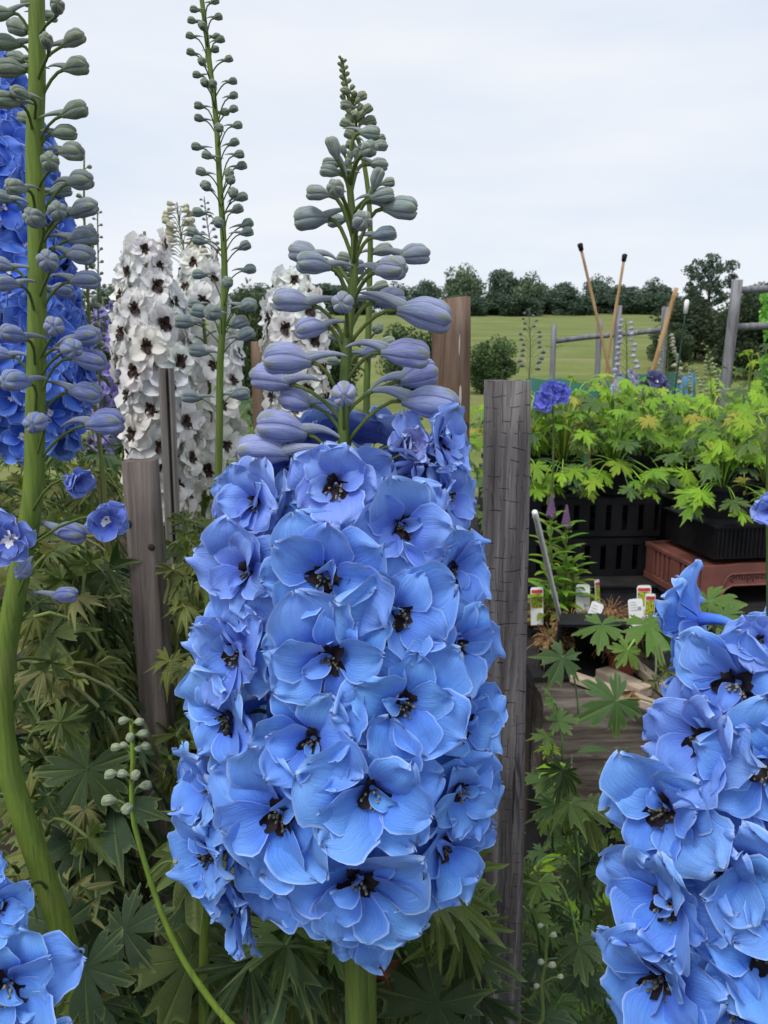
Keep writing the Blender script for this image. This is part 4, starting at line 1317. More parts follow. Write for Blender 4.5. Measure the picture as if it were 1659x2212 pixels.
# knots and a pale resin streak on the brown post, knots on the left post
KNOT = mat_plain('knot', (0.030, 0.018, 0.012), .7, .3, 60)
RESIN = mat_plain('resin', (0.48, 0.43, 0.38), .6, .2, 80)
def on_post(post, x, y, Y, w, h, mt, name):
    p = at(x, y, Y)
    m = MB()
    blob(m, (0, 0, 0), 1.0, 0, None, 10, 6)
    child(name, m.mesh(name, mt), post, T(p) @ Matrix.Diagonal((w * mpp(p), .0012, h * mpp(p), 1)))
YB = 1.45 - 42 * mpp(at(975, 646, 1.45))
on_post(post_b, 1004, 920, YB + .004, 9, 10, KNOT, 'knot')
on_post(post_b, 951, 686, YB + .009, 4, 5, KNOT, 'knot')
on_post(post_b, 992, 745, YB + .003, 2.2, 26, RESIN, 'resin_streak')
on_post(post_b, 994, 860, YB + .003, 3.2, 28, RESIN, 'resin_streak')
YL = .74 - .015
on_post(post_l, 279, 1132, YL, 6, 9, KNOT, 'knot')
on_post(post_l, 327, 1182, YL, 8, 8, KNOT, 'knot')

# split hollow stake in front of the white spikes
P_ = at(358, 795, 1.08)
m = MB()
foot = Vector((P_.x - .012, P_.y, 0))
w = 15 * mpp(P_)
sec = [(-1.0, .5), (-1.0, -.5), (-.6, -.9), (.10, -.9), (.16, -.2), (.16, .2), (.55, .2), (.55, -.75), (.85, -.9), (1.05, -.6), (1.05, .5), (.2, .8)]
pts, uvs = [], []
for i in range(9):
    t = i / 8
    c = foot.lerp(P_, t) - foot
    for j, (a, b_) in enumerate(sec):
        pts.append(Vector((c.x + a * w, c.y + b_ * w, -.03 + (P_.z + .03) * t))); uvs.append((j / len(sec), t))
m.grid(pts, uvs, 9, len(sec), 0, True)
m.f.append(tuple(8 * len(sec) + j for j in range(len(sec)))); m.mi.append(0)
thing('split_stake', 'grey wooden stake with a dark groove in front of the white spikes', 'stake', foot, None, m.mesh('split_stake', STAKEGREY, False))

def cane(name, label, a, b_, r0, r1, mt, cat='cane', cap=None, nodes=4, group=None):
    a, b_ = Vector(a), Vector(b_)
    d = (b_ - a)
    # run the cane on down into the soil or bench
    o = thing(name, label, cat, b_, group)
    m = MB()
    n = 6 * nodes
    pts = [a - b_ + d * (i / n) for i in range(n + 1)]
    rad = [(r0 + (r1 - r0) * i / n) * (1.18 if i % 6 == 3 else 1.0) for i in range(n + 1)]
    m.tube(pts, rad, 8)
    obj('shaft', m.mesh('shaft', mt), o)
    if cap:
        m = MB()
        m.tube([a - b_ + d.normalized() * .012, a - b_ - d.normalized() * cap[0] * .8, a - b_ - d.normalized() * cap[0]], [cap[1] * .8, cap[1], cap[1] * .6], 10)
        obj('cap', m.mesh('cap', cap[2]), o)
    return o
def line_down(x0, y0, x1, y1, Y, zend):
    """extend the picture line at distance Y until it meets height zend"""
    a, b_ = at(x0, y0, Y), at(x1, y1, Y)
    k = (zend - a.z) / (b_.z - a.z)
    return a, a + (b_ - a) * k
a, b_ = line_down(1255, 537, 1312, 780, 4.6, 0.0)
cane('garden_cane', 'thin orange cane with black cap leaning right behind the potted plants', a, b_, .008, .009, CANE, cap=(.03, .016, BLACKPL))
a, b_ = line_down(1348, 560, 1311, 785, 4.75, 0.0)
cane('garden_cane', 'thin pale cane with black cap crossing the other in front of the field', a, b_, .008, .010, CANE, cap=(.03, .016, BLACKPL))
a, b_ = line_down(1461, 622, 1407, 812, 4.3, 0.0)
cane('garden_cane', 'thick uncapped cane leaning alone beside the grey fence post', a, b_, .012, .014, CANE)
GREENPL = mat_plain('green_plastic', (0.012, 0.045, 0.03), .45, .2)
a, b_ = line_down(1481, 672, 1452, 890, 4.0, 0.0)
cane('green_stake', 'thin dark green stake with a white cap in front of the dark bush', a, b_, .004, .004, GREENPL, 'stake', cap=(.055, .012, WHITEPL))
a, b_ = at(1155, 1106, 1.75), at(1214, 1352, 2.35)
cane('white_stake', 'thin white plastic stake leaning beside the grey cracked post', a, b_ + (b_ - a) * .06, .0065, .0065, WHITEPL, 'stake')

# ------------------------------------------------------------------ fence at the field
def fence_post(label, x, yt, Y, w, lean=0.0):
    p = at(x, yt, Y)
    return rough_post('fence_post', label, p, lean, w * mpp(p), w * mpp(p), FENCEWOOD, int(x), True, n_z=10)
fence_post('slim grey fence post at the left end of the sloping rail', 1197, 702, 6.6, 12)
fence_post('slim grey fence post behind the crossing canes', 1296, 690, 7.0, 12)
fence_post('grey fence post hidden behind the pale crossing cane', 1337, 660, 6.4, 14)
fence_post('grey fence post behind the thick leaning cane', 1438, 663, 6.2, 15)
fence_post('tall thick grey post carrying pale rails at the bench end', 1593, 605, 5.0, 23, lean=-.035)
def rail(label, a, b_, r):
    m = MB()
    c = (a + b_) / 2
    m.tube([a - c, (b_ - a) * .3 + a - c + Vector((0, 0, .006)), (b_ - a) * .7 + a - c - Vector((0, 0, .004)), b_ - c], [r, r * 1.05, r * .95, r], 8)
    thing('fence_rail', label, 'rail', c, None, m.mesh('fence_rail', FENCEWOOD))
rail('sloping grey pole rail between the slim fence posts', at(1192, 738, 6.6) + Vector((0, .03, 0)), at(1445, 710, 6.25) + Vector((0, .03, 0)), .021)
rail('upper pale rail running right from the tall thick post', at(1596, 627, 5.05), at(1760, 624, 5.3), .022)
rail('lower pale rail running right from the tall thick post', at(1590, 707, 5.05), at(1760, 705, 5.3), .022)
# windbreak netting stretched low along the fence
def net_mat(name, col):
    b = NB(name)
    w1 = b.n('TexWave', {'Vector': b.mapped((1, 1, 1)), 'Scale': 30.0, 'Distortion': .5}, wave_type='BANDS', bands_direction='Z').outputs['Fac']
    n1 = b.noise(3.0, b.mapped((1, 1, 1)), 4)
    c = b.mix(b.rng(n1, .3, .7, 0, .5), col, tuple(x * .6 for x in col))
    c = b.mix(b.math('MULTIPLY', w1, .3), c, tuple(x * .5 for x in col))
    return b.pbr(c, .7, b.bump(w1, .4, .004), .2, .1)
NETGREEN = net_mat('green_netting', (0.045, 0.175, 0.135))
NETBLUE = net_mat('blue_netting', (0.14, 0.33, 0.52))
def netting(name, label, a, b_, h, mt, seed):
    m = MB()
    pts, uvs = [], []
    nx, nz = 24, 5
    for k in range(nz + 1):
        for i in range(nx + 1):
            t = i / nx
            p = a.lerp(b_, t)
            sag = .025 * math.sin(t * 9 + seed) * (k / nz) + .012 * math.sin(t * 31 + seed)
            pts.append(Vector((p.x - a.x, p.y - a.y + .03 * math.sin(t * 23 + seed + k * .6), -h + h * k / nz + sag + p.z - a.z)))
            uvs.append((t, k / nz))
    m.grid(pts, uvs, nz + 1, nx + 1)
    me = m.mesh(name, mt)
    o = thing(name, label, 'netting', a, None, me)
    sol = o.modifiers.new('thickness', 'SOLIDIFY'); sol.thickness = .004
    return o
a, b_ = at(1135, 826, 6.5), at(1500, 806, 6.3)
netting('windbreak_netting', 'green windbreak netting stretched low along the slim fence posts', a, b_, a.z, NETGREEN, 1)
a, b_ = at(1462, 812, 6.0), at(1505, 808, 6.0)
netting('blue_netting', 'light blue netting hanging beside the dark green stake', a, b_, a.z, NETBLUE, 2)

# ------------------------------------------------------------------ bench with trays
BZ = 0.62
OLDTIMBER = mat_wood('old_timber', (0.085, 0.068, 0.056), (0.19, 0.168, 0.145), (0.022, 0.017, 0.014), 0.0, 0.5, 8.8)
m = MB()
nx = 30
pts, uvs = [], []
sec = [(-.02, -.30), (-.015, -.05), (.0, -.012), (.03, .0), (.10, .003), (.13, -.01), (.14, -.30)]
for i in range(nx + 1):
    t = i / nx
    for j, (yy, zz) in enumerate(sec):
        x = .42 + 2.0 * t
        k = noise.noise(Vector((x * 6, yy * 20, zz * 8))) * .018 + noise.noise(Vector((x * 22, yy * 40, zz * 30))) * .006
        pts.append(Vector((x - 1.4, yy + k, zz + k * (.8 if zz > -.1 else 0)))); uvs.append((j / 6, t))
m.grid(pts, uvs, nx + 1, len(sec))
b0 = len(m.v)
m.f.append(tuple(range(len(sec)))); m.mi.append(0)
m.f.append(tuple(nx * len(sec) + j for j in reversed(range(len(sec))))); m.mi.append(0)
me = m.mesh('timber_edge', OLDTIMBER)
# grain of the beam runs along X: turn the mesh so its long side is local Z
RotG = Matrix.Rotation(R(90), 4, 'Y')
me.transform(RotG.inverted())
beam = thing('timber_edge', 'old cracked timber beam edging the plant bench', 'timber', (1.4, 1.945, BZ - .005), None, me)
beam.rotation_euler = (0, R(90), 0)
m = MB()
m.box((0, 0, -.02), (2.6, 2.96, .04))
for x_, y_ in ((-1.2, -1.38), (1.2, -1.38), (-1.2, 1.4), (1.2, 1.4), (0, -1.38), (0, 1.4)):
    m.box((x_, y_, -.33), (.09, .09, .58))
m.box((0, -1.46, -.33), (2.6, .03, .56))
DARKMEM = mat_plain('dark_membrane', (0.020, 0.019, 0.019), .8, .4, 12, .2, .4)
thing('plant_bench', 'low bench covered in dark membrane under the pots and trays', 'bench', (1.72, 3.57, BZ), None, m.mesh('plant_bench', DARKMEM, False))

def lath(label, a, b_, w, h, roll=0):
    a, b_ = Vector(a), Vector(b_)
    c = (a + b_) / 2
    d = b_ - a
    m = MB()
    m.box((0, 0, 0), (w, h, d.length))
    o = thing('wooden_lath', label, 'lath', c, 'pale laths lying on the bench edge', m.mesh('wooden_lath', PALEWOOD, False))
    o.rotation_euler = d.to_track_quat('Z', 'Y').to_euler()
    bv = o.modifiers.new('bevel', 'BEVEL'); bv.width = .003; bv.segments = 2
LZ = BZ + .014
lath('pale sawn lath nearest the drooping lobed leaf on the bench edge', on_z(1238, 1462, LZ), on_z(1420, 1528, LZ), .035, .022)
lath('pale sawn lath under the black tipped over pot', on_z(1300, 1452, LZ), on_z(1395, 1496, LZ), .05, .03)
lath('pale sawn lath crossing under the wilted shoots', on_z(1368, 1434, LZ), on_z(1450, 1500, LZ), .03, .025)

# black slotted crates behind the pots
def crate(name, label, loc, rz, size, mt, slots, wall=.008, text=None):
    L_, D_, H_ = size
    o = thing(name, label, 'crate', loc)
    o.rotation_euler = (0, 0, rz)
    m = MB(); m.box((0, 0, H_ - .006), (L_ - .02, D_ - .02, .012)); obj('base', m.mesh('base', mt, False), o)
    for nm, c, s, ax in (('side_panel', (0, -D_ / 2, 0), L_, 0), ('side_panel', (0, D_ / 2, 0), L_, 0), ('end_panel', (-L_ / 2, 0, 0), D_, 1), ('end_panel', (L_ / 2, 0, 0), D_, 1)):
        m = MB()
        def bb(u0, u1, z0, z1, th=wall):
            cc, ss = [(u0 + u1) / 2, 0, (z0 + z1) / 2], [u1 - u0, th, z1 - z0]
            if ax:
                cc = [0, (u0 + u1) / 2, (z0 + z1) / 2]; ss = [th, u1 - u0, z1 - z0]
            m.box((cc[0] + c[0], cc[1] + c[1], cc[2]), ss)
        bb(-s / 2, s / 2, H_ - .028, H_ - .003, wall * 1.5)
        bb(-s / 2, s / 2, 0.002, .026, wall * 1.5)
        k = slots if not ax else max(3, int(slots * D_ / L_))
        bw = s / k
        for i in range(k):
            bb(-s / 2 + i * bw + bw * .0, -s / 2 + i * bw + bw * .66, .0262, H_ - .0282)
        obj(nm, m.mesh(nm, mt, False), o)
    return o
crate('black_crate', 'black slotted plastic crate behind the white plant labels', (.80, 3.34, BZ), R(3), (.60, .40, .16), BLACKPL, 9)
crate('black_crate', 'black slotted plastic crate stacked under the overhanging leaves', (.82, 3.35, BZ + .165), R(2), (.60, .40, .16), BLACKPL, 9)
crate('black_crate', 'black slotted plastic crate half hidden behind the terracotta tray', (1.95, 3.12, BZ), R(-6), (.40, .36, .22), BLACKPL, 7)

# upturned terracotta bread tray used as a stand
c0 = on_z(1503, 1310, BZ + .002)
e1 = on_z(1400, 1250, BZ + .002) - c0
ang = math.atan2(e1.y, e1.x)                    # direction of the slotted side, running away to the left
tray = thing('bread_tray', 'upturned terracotta red plastic tray with arched front on the bench', 'tray', c0)
TL, TW, TH = .40, .66, .150
ux = Vector((math.cos(ang), math.sin(ang), 0))
vx = Vector((ux.y, -ux.x, 0))
if vx.x < 0:
    vx = -vx
TM = Matrix((Vector((*ux,)), Vector((*vx,)), Vector((0, 0, 1)))).transposed().to_4x4()   # X along slotted side, Y along arched front
def tp(name, boxes, mt=TERRA):
    m = MB()
    for c, s in boxes:
        m.box(c, s, 0, TM)
    o = obj(name, m.mesh(name, mt, False), tray)
    bv = o.modifiers.new('bevel', 'BEVEL'); bv.width = .003; bv.segments = 2; bv.limit_method = 'ANGLE'
    return o
for yy, nm in ((0.0, 'slotted_side'), (TW, 'slotted_side')):
    bx_ = [((TL / 2, yy, TH - .009), (TL, .016, .018)), ((TL / 2, yy, .016), (TL, .014, .028))]
    xs_ = .02
    while xs_ < TL - .02:
        wde = .07 if .12 < xs_ < .17 or .30 < xs_ < .34 else .020
        bx_.append(((xs_ + wde / 2, yy, TH / 2 + .006), (wde, .011, TH - .05)))
        xs_ += wde + .016
    bx_.append(((.008, yy, TH / 2), (.018, .018, TH - .003)))
    tp(nm, bx_)
# arched front: an extruded outline with raised feet at each end
def arch_panel(x0):
    out = [(0, 0), (.055, 0), (.075, .03), (.095, .062), (.12, .075), (TW - .12, .075), (TW - .095, .062), (TW - .075, .03), (TW - .055, 0), (TW, 0), (TW, TH)]
    out += [(TW - .10, TH + .004), (TW - .14, TH + .010), (.30, TH + .010), (.26, TH + .003), (.14, TH + .004), (.10, TH), (0, TH - .002)]
    m = MB()
    n = len(out)
    for dx in (-.006, .006):
        for y_, z_ in out:
            m.v.append(tuple(TM @ Vector((x0 + dx, y_ + .009, z_)))); m.uv.append((y_, z_))
    m.f.append(tuple(range(n))); m.mi.append(0)
    m.f.append(tuple(n + i for i in reversed(range(n)))); m.mi.append(0)
    for i in range(n):
        k = (i + 1) % n
        m.f.append((i, n + i, n + k, k)); m.mi.append(0)
    o = obj('arched_front' if x0 == 0 else 'arched_back', m.mesh('arched_front', TERRA, False), tray)
    return o
fr = arch_panel(-.0005)
arch_panel(TL)
# raised lip round the lettering and the hand hole
def front_strip(pts, rad, name, mt=TERRA):
    m = MB()
    m.tube([TM @ Vector((-.0085, y_ + .009, z_)) for y_, z_ in pts], rad, 6)
    return obj(name, m.mesh(name, mt), tray)
front_strip([(.055, .002), (.075, .032), (.095, .062), (.12, .0755), (TW - .12, .0755), (TW - .095, .062), (TW - .075, .032), (TW - .055, .002)], .0038, 'arch_lip')
front_strip([(.060, .03), (.080, .068), (.10, .108), (.115, .118), (.27, .120), (.285, .110)], .0030, 'letter_lip')
tp('hand_hole', [((-.0075, .009 + .345, .098), (.006, .10, .024))], BLACKPL)
tp('tray_floor', [((TL / 2, TW / 2 + .009, TH - .014), (TL - .02, TW - .022, .010))])
# lettering moulded on the front (the tray is upside down)
fc = bpy.data.curves.new('lettering', 'FONT')
fc.body = 'Sunblest'
fc.size = .036
fc.extrude = .0008
fo = bpy.data.objects.new('lettering_tmp', fc)
COL.objects.link(fo)
dg = bpy.context.evaluated_depsgraph_get()
tm = bpy.data.meshes.new_from_object(fo.evaluated_get(dg))
bpy.data.objects.remove(fo)
tm.name = 'lettering'
wid = max(v.co.x for v in tm.vertices)
for v in tm.vertices:
    x_, y_, z_ = v.co
    q = TM @ Vector((-.0075 - z_, .118 + x_ * (.150 / wid), .113 - y_ * 1.0))
    v.co = q
tm.materials.clear(); tm.materials.append(TERRADARK)
lt = obj('lettering', tm, tray)
lt['label'] = 'dark moulded lettering upside down on the tray front'
# black pot carrier with fine ribs standing on the tray
m = MB()
def ctp(x_, y_, z_): return TM @ Vector((x_, y_, z_))
cc = c0 + ctp(.21, .36, TH + .012)
carrier = thing('pot_carrier', 'black ribbed pot carrier standing on the terracotta tray', 'pot carrier', cc)
m.box((0, 0, .06), (.36, .58, .115), 0, TM)
obj('body', m.mesh('body', BLACKPL, False), carrier)
for i in range(34):
    m = MB(); m.box((-.1835, -.28 + i * .0165, .06), (.004, .006, .105), 0, TM); obj('rib', m.mesh('rib', BLACKPL, False), carrier)
m = MB(); m.box((0, 0, .1225), (.38, .60, .008), 0, TM); obj('rim', m.mesh('rim', BLACKPL, False), carrier)

# ------------------------------------------------------------------ potted young delphiniums on the bench
def pot_mesh(r0, r1, h, mt, fill=True):
    m = MB()
    n = 20
    prof = [(r0, 0), (r1 * .97, h * .86), (r1 * 1.05, h * .86), (r1 * 1.05, h), (r1 * .96, h), (r1 * .93, h * .88)]
    pts, uvs = [], []
    for i, (rr, z) in enumerate(prof):
        for j in range(n):
            a = 2 * math.pi * j / n
            pts.append(Vector((math.cos(a) * rr, math.sin(a) * rr, z))); uvs.append((j / n, i / 5))
    m.grid(pts, uvs, len(prof), n, 0, True)
    m.f.append(tuple(5 * n + j for j in range(n))); m.mi.append(1)
    m.f.append(tuple(reversed(range(n)))); m.mi.append(0)
    return m.mesh('pot', mt, False)
COMPOST = mat_plain('compost', (0.045, 0.028, 0.018), .95, .5, 60, .1, .8, .01)
POT_BLACK = pot_mesh(.062, .080, .13, [BLACKPL, COMPOST])
POT_TERRA = pot_mesh(.040, .052, .085, [mat_plain('terracotta_pot', (0.20, 0.055, 0.035), .6, .2, 20), COMPOST])
BRL = LEAF_ME + LEAF_WIDE[:2]
def potted(label, x, y, z, h, spread, n, seed, kinds=('bright',), size=(.055, .080), group='young delphiniums in black pots', droop=0.0, front=0):
    o = thing('potted_delphinium', label, 'potted plant', (x, y, z), group)
    obj('pot', POT_BLACK, o)
    r = random.Random(seed)
    F0 = Vector((x, y, z + .12))
    for i in range(n):
        t = (i + .5) / n
        a = i * 2.39996 + r.uniform(-.4, .4)
        rr = spread * r.uniform(.35, 1.0) * (1.1 - .55 * t)
        hh = h * (.08 + .92 * t) * r.uniform(.8, 1.05)
        if i < front:
            a = -math.pi / 2 + r.uniform(-.9, .9); hh = h * r.uniform(-.25, .05); rr = spread * r.uniform(.9, 1.25)
        p = F0 + Vector((math.cos(a) * rr, math.sin(a) * rr, hh))
        out = Vector((math.cos(a), math.sin(a), r.uniform(-.7, .0) - droop))
        nrm = Vector((math.cos(a) * .2 + r.uniform(-.4, .4), math.sin(a) * .2 - .45 + r.uniform(-.3, .3), 1))
        root = F0 + Vector((math.cos(a) * rr * .12, math.sin(a) * rr * .12, max(-.02, hh * .25 - .03)))
        c_ = gcol(r, r.choice(kinds))
        if r.random() < .05:
            c_ = (0.36, 0.34, 0.05)
        leaf(o, r.choice(BRL), p, out, nrm, r.uniform(*size) * (1.1 - .25 * t), root, c_, .0018)
    m = MB()
    m.tube([(0, 0, .10), (.005, .0, .12 + h * .4), (0, .005, .12 + h * .85)], [.006, .005, .002], 7)
    obj('stem', m.mesh('stem', STEM), o, None, (.12, .17, .04))
    return o
k = 0
rows = [  # y, z, x list, height, spread, leaves, front droopers
    (3.28, BZ + .332, [.58, .76, .95], .32, .23, 40, 9),
    (2.95, BZ + .285, [1.28, 1.48, 1.70], .32, .23, 40, 10),
    (3.52, BZ + .332, [.52, .74, 1.00, 1.16], .33, .23, 34, 3),
    (3.50, BZ + .285, [1.36, 1.58, 1.82], .34, .23, 34, 3),
    (3.92, BZ + .30, [.66, .88, 1.12, 1.36, 1.60, 1.86], .34, .23, 30, 0),
    (4.30, BZ + .28, [.74, .98, 1.24, 1.50, 1.78, 2.06], .33, .23, 22, 0),
    (4.75, BZ + .24, [.82, 1.10, 1.40, 1.70, 2.0, 2.32], .36, .24, 20, 0),
]
row_lb = ['bright green young delphinium trailing over the front of the stacked black crates', 'bright green young delphinium standing in the black ribbed carrier',
          'bright green young delphinium at the back of the stacked black crates', 'bright green young delphinium just behind the black ribbed carrier',
          'bright green young delphinium in the first row of the stepped stand', 'bright green young delphinium in the middle row of the stepped stand', 'bright green young delphinium in the rearmost row of the stepped stand']
for lb_, (y_, z_, xl, h_, sp_, n_lv, fr_) in zip(row_lb, rows):
    for x_ in xl:
        potted(lb_, x_, y_ + .05 * math.sin(k * 2.1), z_, h_ * (1 + .12 * math.sin(k * 1.7)), sp_, n_lv, 7000 + k, ('bright', 'bright', 'mid'), (.058, .088), lb_.replace('bright green young delphinium', 'young delphiniums'), front=fr_)
        k += 1
# a stand that lifts the rear rows
m = MB()
for y_, z_, x0_, x1_ in ((3.50, BZ + .285, 1.25, 1.95), (3.94, BZ + .30, .5, 2.05), (4.32, BZ + .28, .56, 2.25), (4.77, BZ + .24, .6, 2.55)):
    m.box(((x0_ + x1_) / 2 - 1.5, y_ - 3.8, z_ - .006 - .5 * (z_ - BZ - .01)), (x1_ - x0_, .34, z_ - BZ - .012))
thing('tiered_stand', 'dark stepped stand under the rows of potted delphiniums', 'stand', (1.5, 3.8, 0), None, m.mesh('tiered_stand', BLACKPL, False))

# taller leafy plants by the tall fence post
for i, (x, y, Y) in enumerate([(1540, 790, 4.9), (1575, 760, 5.3), (1625, 770, 5.2), (1655, 740, 5.4), (1700, 745, 5.3)]):
    p = at(x, y, Y)
    potted('tall bright green delphinium plant with thin shoots beside the tall fence post', p.x, Y, BZ + .12, .62 + .05 * i, .16, 22, 7200 + i, ('bright', 'mid'), (.05, .085), 'tall potted plants beside the tall fence post')

# lupin like plant with narrow leaves next to the grey post
lup = thing('narrow_leaf_plant', 'bright green plant with whorls of narrow leaves and a pink flower tip', 'plant', (on_z(1215, 1300, BZ).x - .10, 2.42, BZ))
def lance_store(seed):
    m = MB(); pts, uvs = [], []
    r = random.Random(seed)
    for i in range(7):
        t = i / 6
        w_ = .13 * math.sin(math.pi * min(1, t * .95 + .04)) ** .8
        for j in range(5):
            v = -1 + j / 2
            pts.append(Vector((v * w_, t, .12 * abs(v) * w_ * 4 - .35 * t * t + .01 * math.sin(6 * t + seed)))); uvs.append((.5 + v * .5, t))
    m.grid(pts, uvs, 7, 5)
    return m.mesh('leaf', LEAF)
LANCE = [lance_store(i) for i in range(4)]
r = random.Random(77)
for s in range(3):
    base = Vector((lup.location.x + (-.04, .015, .05)[s], 2.40 + .03 * s, BZ))
    topz = (1.02, .98, .86)[s]
    m = MB()
    m.tube([base - lup.location, base - lup.location + Vector((.01, 0, (topz - BZ) * .5)), base - lup.location + Vector((0, 0, topz - BZ))], [.005, .004, .002], 7)
    obj('stem', m.mesh('stem', STEM), lup, None, (.13, .15, .05))
    nl = 40
    for i in range(nl):
        t = (i + 1) / nl
        a = i * 2.39996
        p = base + Vector((0, 0, (topz - BZ) * t))
        d = Vector((math.cos(a), math.sin(a), .35 + .5 * t))
        leaf(lup, LANCE[i % 4], p, d, Vector((0, 0, 1)) + d * -.3, r.uniform(.085, .125) * (1.1 - .5 * t), None, tuple(q * r.uniform(.8, 1.2) for q in (.17, .31, .025)))
    if s < 2:
        m = MB()
        tip = base - lup.location + Vector((0, 0, topz - BZ))
        for q in range(60):
            aa = q * 2.4; tt = q / 60
            blob(m, tip + Vector((math.cos(aa) * .010 * (1.1 - tt), math.sin(aa) * .010 * (1.1 - tt), .07 * tt)), .006 * (1.2 - tt * .8), 0, None, 5, 3)
        obj('flower_tip', m.mesh('flower_tip', PETAL), lup, None, (.24, .13, .25))

# ------------------------------------------------------------------ labels, dead pots and litter on the bench
TAGPIC = NB('label_picture')
n1 = TAGPIC.noise(140.0, TAGPIC.mapped((1, 1, 1)), 3)
TAGPIC = TAGPIC.pbr(TAGPIC.ramp(n1, [(.38, (.05, .12, .03)), (.5, (.25, .30, .02)), (.62, (.62, .52, .03))]), .4, None, .4)
def tag(label, x, y, w_, h_, back, rz=0.0, lean=0.0, z=BZ + .105):
    p = on_z(x, y, z)
    s = mpp(p)
    W_, H_ = w_ * s, h_ * s
    o = thing('plant_label', label, 'label', p)
    o.rotation_euler = (R(-8), R(lean), rz)
    m = MB()
    c_ = W_ * .16
    out = [(-W_ / 2, -.05), (W_ / 2, -.05), (W_ / 2, H_ - c_), (W_ / 2 - c_ * .3, H_ - c_ * .3), (W_ / 2 - c_, H_), (-W_ / 2 + c_, H_), (-W_ / 2 + c_ * .3, H_ - c_ * .3), (-W_ / 2, H_ - c_)]
    n = len(out)
    for dy in (-.0006, .0006):
        for a_, b2 in out:
            m.v.append((a_, dy, b2)); m.uv.append((a_, b2))
    m.f.append(tuple(range(n))); m.mi.append(0)
    m.f.append(tuple(n + i for i in reversed(range(n)))); m.mi.append(0)
    for i in range(n):
        kk = (i + 1) % n
        m.f.append((i, n + i, n + kk, kk)); m.mi.append(0)
    obj('plate', m.mesh('plate', WHITEPL, False), o)
    def panel(nm, x0, x1, z0, z1, mt):
        m = MB(); m.box(((x0 + x1) / 2 * W_, -.0010, (z0 + z1) / 2 * H_), ((x1 - x0) * W_, .0006, (z1 - z0) * H_)); obj(nm, m.mesh(nm, mt, False), o)
    if back:
        panel('print_block', .12, .36, .42, .60, GREYPRINT)
        for q in range(4):
            panel('print_line', -.36, .05 + .05 * (q % 2), .82 - .13 * q, .845 - .13 * q, GREYPRINT)
    else:
        panel('red_band', -.44, .44, .72, .88, REDPRINT)
        panel('picture', -.44, .44, .05, .70, TAGPIC)
    return o
tag('white back of a plant label standing upright beside the picture label', 1259, 1306, 31, 44, True, R(4))
tag('plant label with red band and yellow flower picture next to the white one', 1291, 1300, 22, 48, False, R(50), 6)
tag('white plant label leaning over the dry roots', 1276, 1348, 27, 50, True, R(-35), 14)
tag('white plant label in front of two red banded labels', 1375, 1337, 32, 44, True, R(2), -5)
tag('upright plant label with red band behind the white label', 1391, 1312, 31, 48, False, R(3))
tag('small plant label with red band beside the brown dry stalk', 1402, 1330, 24, 48, False, R(12), 5)
tag('plant label with red band peeping out beside the grey post', 1160, 1316, 28, 48, False, R(8))

DRYROOT = mat_plain('dry_roots', (0.25, 0.145, 0.075), .85, .5, 60, .15, .5)
def root_clump(label, x, y, wpx, seed, pot=True):
    p = on_z(x, y, BZ + .07)
    s = mpp(p)
    o = thing('dry_potted_plant', label, 'pot', (p.x, p.y, BZ), 'dried up plants in small pots')
    r = random.Random(seed)
    if pot:
        obj('pot', POT_TERRA if seed % 2 else POT_BLACK, o, Matrix.Scale(.8, 4) if seed % 2 else Matrix.Scale(.55, 4))
    m = MB()
    rad = wpx * s * .5
    for i in range(26):
        a = r.uniform(0, 6.28); d = rad * math.sqrt(r.random())
        c_ = Vector((math.cos(a) * d, math.sin(a) * d * .8, .068 + r.uniform(0, .022) * (1 - d / rad * .6)))
        blob(m, c_, r.uniform(.006, .013), 0, Matrix.Rotation(0, 4, 'Z'), 6, 4, (r.uniform(.8, 1.6), 1, r.uniform(.6, 1)))
    for i in range(90):
        a = r.uniform(0, 6.28); d = rad * r.uniform(.2, 1)
        st_ = Vector((math.cos(a) * d * .7, math.sin(a) * d * .6, .075 + r.uniform(0, .02)))
        en = st_ + Vector((math.cos(a) * r.uniform(.01, .06), math.sin(a) * r.uniform(.01, .06), r.uniform(-.06, .03)))
        m.tube(bez(st_, st_ + Vector((r.uniform(-.02, .02), r.uniform(-.02, .02), .02)), en + Vector((0, 0, .02)), en, 5), r.uniform(.0006, .0016), 4)
    obj('dry_roots', m.mesh('dry_roots', DRYROOT), o)
    return o
root_clump('dry root clump in a small pot at the foot of the thin white stake', 1228, 1352, 62, 1)
root_clump('dry root clump behind the upright white label', 1248, 1318, 70, 2)
root_clump('dry fibrous pot between the two groups of plant labels', 1318, 1330, 80, 3)
root_clump('dry fibrous pot under the white label on the right of the group', 1382, 1352, 70, 4)
root_clump('dry roots in the pot behind the grey post', 1165, 1325, 60, 5)
root_clump('dry stringy plant spilling over the black tray edge', 1195, 1395, 80, 6)
root_clump('reddish dry pot under the spreading green leaves', 1345, 1408, 70, 7)
# tipped over black pot and a bunched black sheet
p = on_z(1262, 1432, BZ + .03)
tip = thing('tipped_pot', 'square black plastic pot lying tipped over on the bench edge', 'pot', (p.x, p.y, BZ + .002))
m = MB()
q = [(.060, 0), (.085, .12)]
for i, (hw_, z_) in enumerate(q):
    for a_, b2 in ((-1, -1), (1, -1), (1, 1), (-1, 1)):
        m.v.append((a_ * hw_, b2 * hw_, z_)); m.uv.append((a_, b2))
m.f += [(0, 1, 5, 4), (1, 2, 6, 5), (2, 3, 7, 6), (3, 0, 4, 7), (3, 2, 1, 0)]; m.mi += [0] * 5
o = obj('pot_body', m.mesh('pot_body', BLACKPL, False), tip, T((0, .02, .088)) @ Matrix.Rotation(R(100), 4, 'X') @ Matrix.Rotation(R(0), 4, 'Z') @ T((0, 0, -.05)))
o.modifiers.new('thickness', 'SOLIDIFY').thickness = .003
